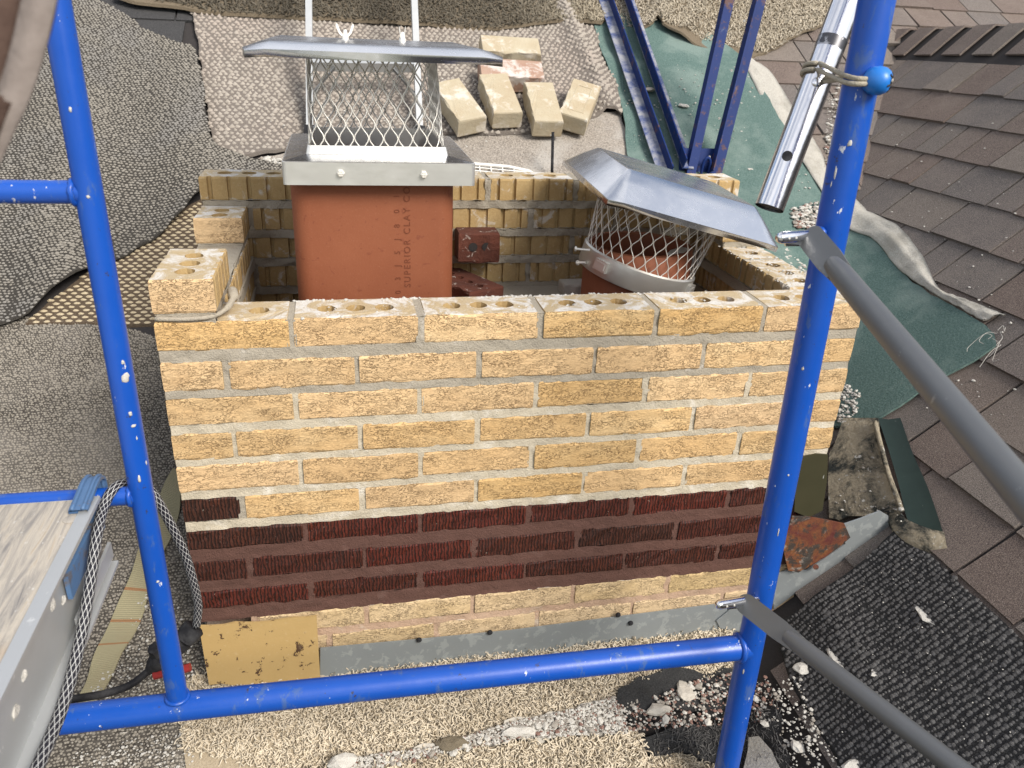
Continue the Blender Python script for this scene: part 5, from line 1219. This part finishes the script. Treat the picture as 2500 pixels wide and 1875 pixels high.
# webbing strap
la = [(905, 90), (855, 190), (800, 330), (735, 480), (690, 640), (610, 800), (545, 960), (490, 1080), (440, 1220), (350, 1350)]; lb = [(945, 110), (945, 240), (930, 340), (870, 500), (780, 660), (760, 800), (700, 960), (640, 1060), (560, 1210), (440, 1380)]
A_ = bez([gr(*z7(*q), .018) for q in la], 6); B_ = bez([gr(*z7(*q), .014) for q in lb], 6); vs = []; uv = []
for i, (a, b) in enumerate(zip(A_, B_)):
    for t in (0, .5, 1): vs.append(a * (1 - t) + b * t + np.array([0, 0, .004 * math.sin(i * .35) ])); uv.append((t, i / (len(A_) - 1)))
K = len(vs); vs += [q - np.array([0, 0, .0025]) for q in vs]; uv += uv; fs = []
for i in range(len(A_) - 1):
    for j in range(2): f = (i * 3 + j, i * 3 + j + 1, (i + 1) * 3 + j + 1, (i + 1) * 3 + j); fs += [f, tuple(x + K for x in f[::-1])]
    for j in (0, 2): fs.append((i * 3 + j, (i + 1) * 3 + j, (i + 1) * 3 + j + K, i * 3 + j + K))
tag(build('webbing_strap', vs, fs, 'webbing', None, None, False, uv), 'flat olive beige webbing strap with rust stained stitching on the grey carpet', 'strap')
# brown tarp at the left: cloth standing in for an unidentified blurred shape near the camera
blur_sheet = empty('blur_sheet', dp(-40, 150, .34), 'dark brown shape out of focus at the upper left edge', 'blur_sheet')
edge = [(150, -160), (118, 0), (88, 130), (52, 240), (10, 330), (-40, 450), (-80, 600)]; vs = []; n = 9
E_ = bez([dp(*q, .36) for q in edge], 5)
for i, q in enumerate(E_):
    for j in range(n): t = j / (n - 1); vs.append(q + np.array([-.20 * t, -.02 * t + .010 * math.sin(t * 14 + i * .2), -.004 * math.sin(t * 9 + i * .3)]))
fs = [(i * n + j, i * n + j + 1, (i + 1) * n + j + 1, (i + 1) * n + j) for i in range(len(E_) - 1) for j in range(n - 1)]
o = build('cloth', vs, fs, 'brown_blur_sheet', blur_sheet, smooth=True); o.modifiers.new('thickness', 'SOLIDIFY').thickness = .002
vs = []
for i, q in enumerate(E_): vs += [q + np.array([.004, -.003, 0]), q + np.array([-.010, -.004, 0])]
o = build('hem', vs, [(2 * i, 2 * i + 1, 2 * i + 3, 2 * i + 2) for i in range(len(E_) - 1)], 'blur_sheet_edge', blur_sheet, smooth=True); o.modifiers.new('thickness', 'SOLIDIFY').thickness = .002

# ------------------------------------------------------------------ rubble and mortar crumbs
def scat_px(poly, n, plane=gr, h=0.):
    xs = [q[0] for q in poly]; ys = [q[1] for q in poly]; X = []; Y = []
    while len(X) < n:
        u, v = rng.uniform(min(xs), max(xs)), rng.uniform(min(ys), max(ys))
        if inpoly(u, v, poly): p = plane(u, v, h); X.append(p[0]); Y.append(p[1])
    return np.array(X), np.array(Y)
gz = lambda d: (lambda X, Y: gnd_np(X, Y) + d)
def rubble(label, poly, n, size, lift, mats=('chip_white', 'chip_grey', 'chip_red'), p=(.62, .28, .10), flat=.6):
    X, Y = scat_px(poly, n, gr, lift); o = chips('rubble', None, X, Y, gz(lift), size, list(mats), .3, list(p), flat); tag(o, label, 'rubble'); return o
lineP = [(800, 1890), (860, 1850), (960, 1835), (1060, 1825), (1160, 1790), (1260, 1760), (1380, 1735), (1500, 1700), (1520, 1740), (1540, 1790), (1420, 1795), (1260, 1805), (1100, 1835), (960, 1862), (860, 1895)]
rubble('line of crumbled white mortar between the two shag carpets', lineP, 4200, .0017, .030)
rubble('coarse white mortar lumps in the shag rubble line', [(880, 1880), (1000, 1850), (1200, 1800), (1400, 1745), (1520, 1710), (1530, 1780), (1300, 1800), (1000, 1865)], 110, .0045, .031, p=(.7, .22, .08))
rubble('white mortar crumbs and red granules on the black fabric by the lower post', [(1500, 1720), (1600, 1700), (1700, 1660), (1800, 1640), (1860, 1640), (1900, 1700), (1900, 1760), (1760, 1770), (1600, 1780), (1520, 1790)], 1100, .0024, .032, p=(.3, .3, .4))
rubble('white mortar lumps on the black fabric by the lower post', [(1560, 1700), (1700, 1665), (1800, 1660), (1850, 1690), (1880, 1780), (1600, 1785)], 26, .0052, .034, p=(.9, .1, 0))
rubble('white crumbs strewn along the edge of the black ribbed mat', [(1870, 1680), (1960, 1640), (1990, 1760), (2060, 1875), (1930, 1890), (1900, 1780)], 240, .0024, .028, p=(.8, .2, 0))
rubble('fine pale grit dusting the black ribbed mat', [(1950, 1450), (2200, 1330), (2480, 1600), (2480, 1870), (2080, 1870)], 260, .0008, .029, p=(.9, .1, 0))
rubble('white grit on the speckled carpet below the bottom tube', [(180, 1840), (330, 1800), (440, 1790), (480, 1830), (470, 1880), (180, 1890)], 300, .0015, .011, p=(.85, .15, 0))
rubble('pale dust and grit on the speckled carpet beside the strap', [(260, 1560), (400, 1400), (470, 1560), (480, 1700), (200, 1740)], 500, .0016, .012, p=(.7, .3, 0))
rubble('pale rubble on the green carpet below the aluminium tube', [(1930, 510), (2000, 490), (2030, 520), (2000, 560), (1940, 555)], 420, .0045, .03, p=(.5, .35, .15))
rubble('mortar crumbs on the green carpet beside the right wall', [(1760, 560), (1860, 600), (1960, 690), (2000, 740), (1990, 680), (1900, 580), (1800, 540)], 600, .0038, .024, p=(.6, .3, .1))
rubble('mortar crumbs where the green carpet meets the chimney side', [(2030, 1000), (2060, 930), (2100, 960), (2090, 1010), (2050, 1035)], 260, .0035, .024, p=(.8, .2, 0))
rubble('crumbled mortar along the shingle valley behind the right post', [(2020, 240), (2050, 200), (2070, 300), (2040, 420), (2010, 430)], 300, .0042, .014, p=(.5, .45, .05))
rubble('fine white grit on the green carpet behind the angle irons', [(1500, 160), (1800, 140), (2000, 470), (1800, 480), (1560, 420)], 240, .0026, .026, p=(.9, .1, 0))
rubble('white grit on the rug and grey mat behind the wall', [(640, 100), (1440, 90), (1520, 400), (1100, 420), (640, 360)], 260, .0024, .036, p=(.9, .1, 0))
rubble('white powdery pile on the mat left of the cap skirt', [(620, 400), (650, 385), (690, 390), (690, 420), (620, 425)], 260, .0045, .018, p=(.95, .05, 0))
rubble('mortar crumbs stuck on the saddle flashing', [za(*q) for q in ((390, 420), (360, 300), (470, 230), (560, 100), (620, 240), (690, 400), (720, 470))], 70, .0018, .037, p=(.5, .5, 0))
rubble('scattered white specks on the shingles at right', [(2150, 300), (2480, 300), (2480, 1050), (2200, 1000)], 120, .0022, .012, p=(.9, .1, 0))
o, poly, sf = carpet('mortar_dust', None, None, [(830, 1885), (900, 1848), (1010, 1832), (1150, 1795), (1270, 1762), (1390, 1738), (1500, 1712), (1520, 1770), (1420, 1788), (1260, 1800), (1100, 1832), (960, 1858), (880, 1890)], 'dust', .022, th=.012, jit=.010, grid=.008,
    fold=lambda X, Y: .006 * nzv(X * 40, Y * 40) + .004 * nzv(X * 110, Y * 110))
tag(o, 'bed of pale crumbled mortar dust lying in the gap between the shag carpets', 'mortar dust', None, 'stuff')
def chunk(px, size, label, mat, lift=.02, flat=.5, plane=gr):
    c = plane(*px, lift); bm = bmesh.new(); bmesh.ops.create_icosphere(bm, subdivisions=2, radius=1.)
    sd_ = rng.random() * 50; vs = []
    for v_ in bm.verts:
        q = v_.co * (1 + .45 * noise.noise(v_.co * 1.3 + Vector((sd_, 0, 0))) + .15 * noise.noise(v_.co * 4 + Vector((sd_, 3, 0)))); vs.append(c + np.array([q.x * size[0], q.y * size[1], q.z * size[0] * flat]))
    fs = [[v_.index for v_ in f.verts] for f in bm.faces]; bm.free(); return tag(build('mortar_chip', vs, fs, mat), label, 'mortar chip')
chunk(za(828, 910), (.013, .027), 'white half moon mortar chip on the black ribbed mat', 'chip_white', .022, .25)
chunk(za(390, 1125), (.011, .032), 'long white mortar chip beside the lower brace', 'chip_white', .026, .35)
chunk(za(215, 1170), (.016, .016), 'rounded white mortar chip left of the lower brace', 'chip_white', .03)
chunk(za(600, 1190), (.018, .012), 'flat smeared mortar chip in the middle of the black mat', 'chip_white', .02, .15)
chunk(za(195, 1555), (.012, .014), 'white mortar chip near the light grey cloth corner', 'chip_white', .03)
chunk(za(470, 1650), (.020, .012), 'white mortar chip at the bottom edge of the black mat', 'chip_white', .026)
chunk(z6(155, 1255), (.019, .026), 'large crusty mortar lump on the black fabric left of the post', 'dust', .040, .32)
chunk(z8(1980, 1310), (.024, .011), 'tan mortar lump lying below the bottom tube near the post', 'dust', .045, .5)
chunk(z8(740, 1510), (.030, .016), 'damp dark grey mortar splat on the shag carpet', 'mud', .030, .3)
chunk(z8(90, 1620), (.026, .014), 'pale mortar lump at the bottom left of the shag rubble', 'chip_white', .035, .4)
chunk(z8(1150, 1440), (.034, .012), 'broad flat pale mortar lump in the rubble line', 'chip_white', .034, .3)
chunk(zd(848, 815), (.020, .018), 'white mortar chip on the green carpet between the angle irons and the tube', 'chip_white', .024, .3)
chunk(zd(1360, 1305), (.016, .016), 'white mortar chip on the green carpet beside the base of the angle irons', 'chip_white', .024, .3)
chunk(zd(578, 690), (.024, .022), 'grey mortar chip between the two left angle irons', 'chip_grey', .03, .3)
for q, s, l in (((1360, 1600), .010, 'small white crumb on the shag below the bottom tube at centre'),): chunk(q, (s, s), l, 'chip_white', .028)
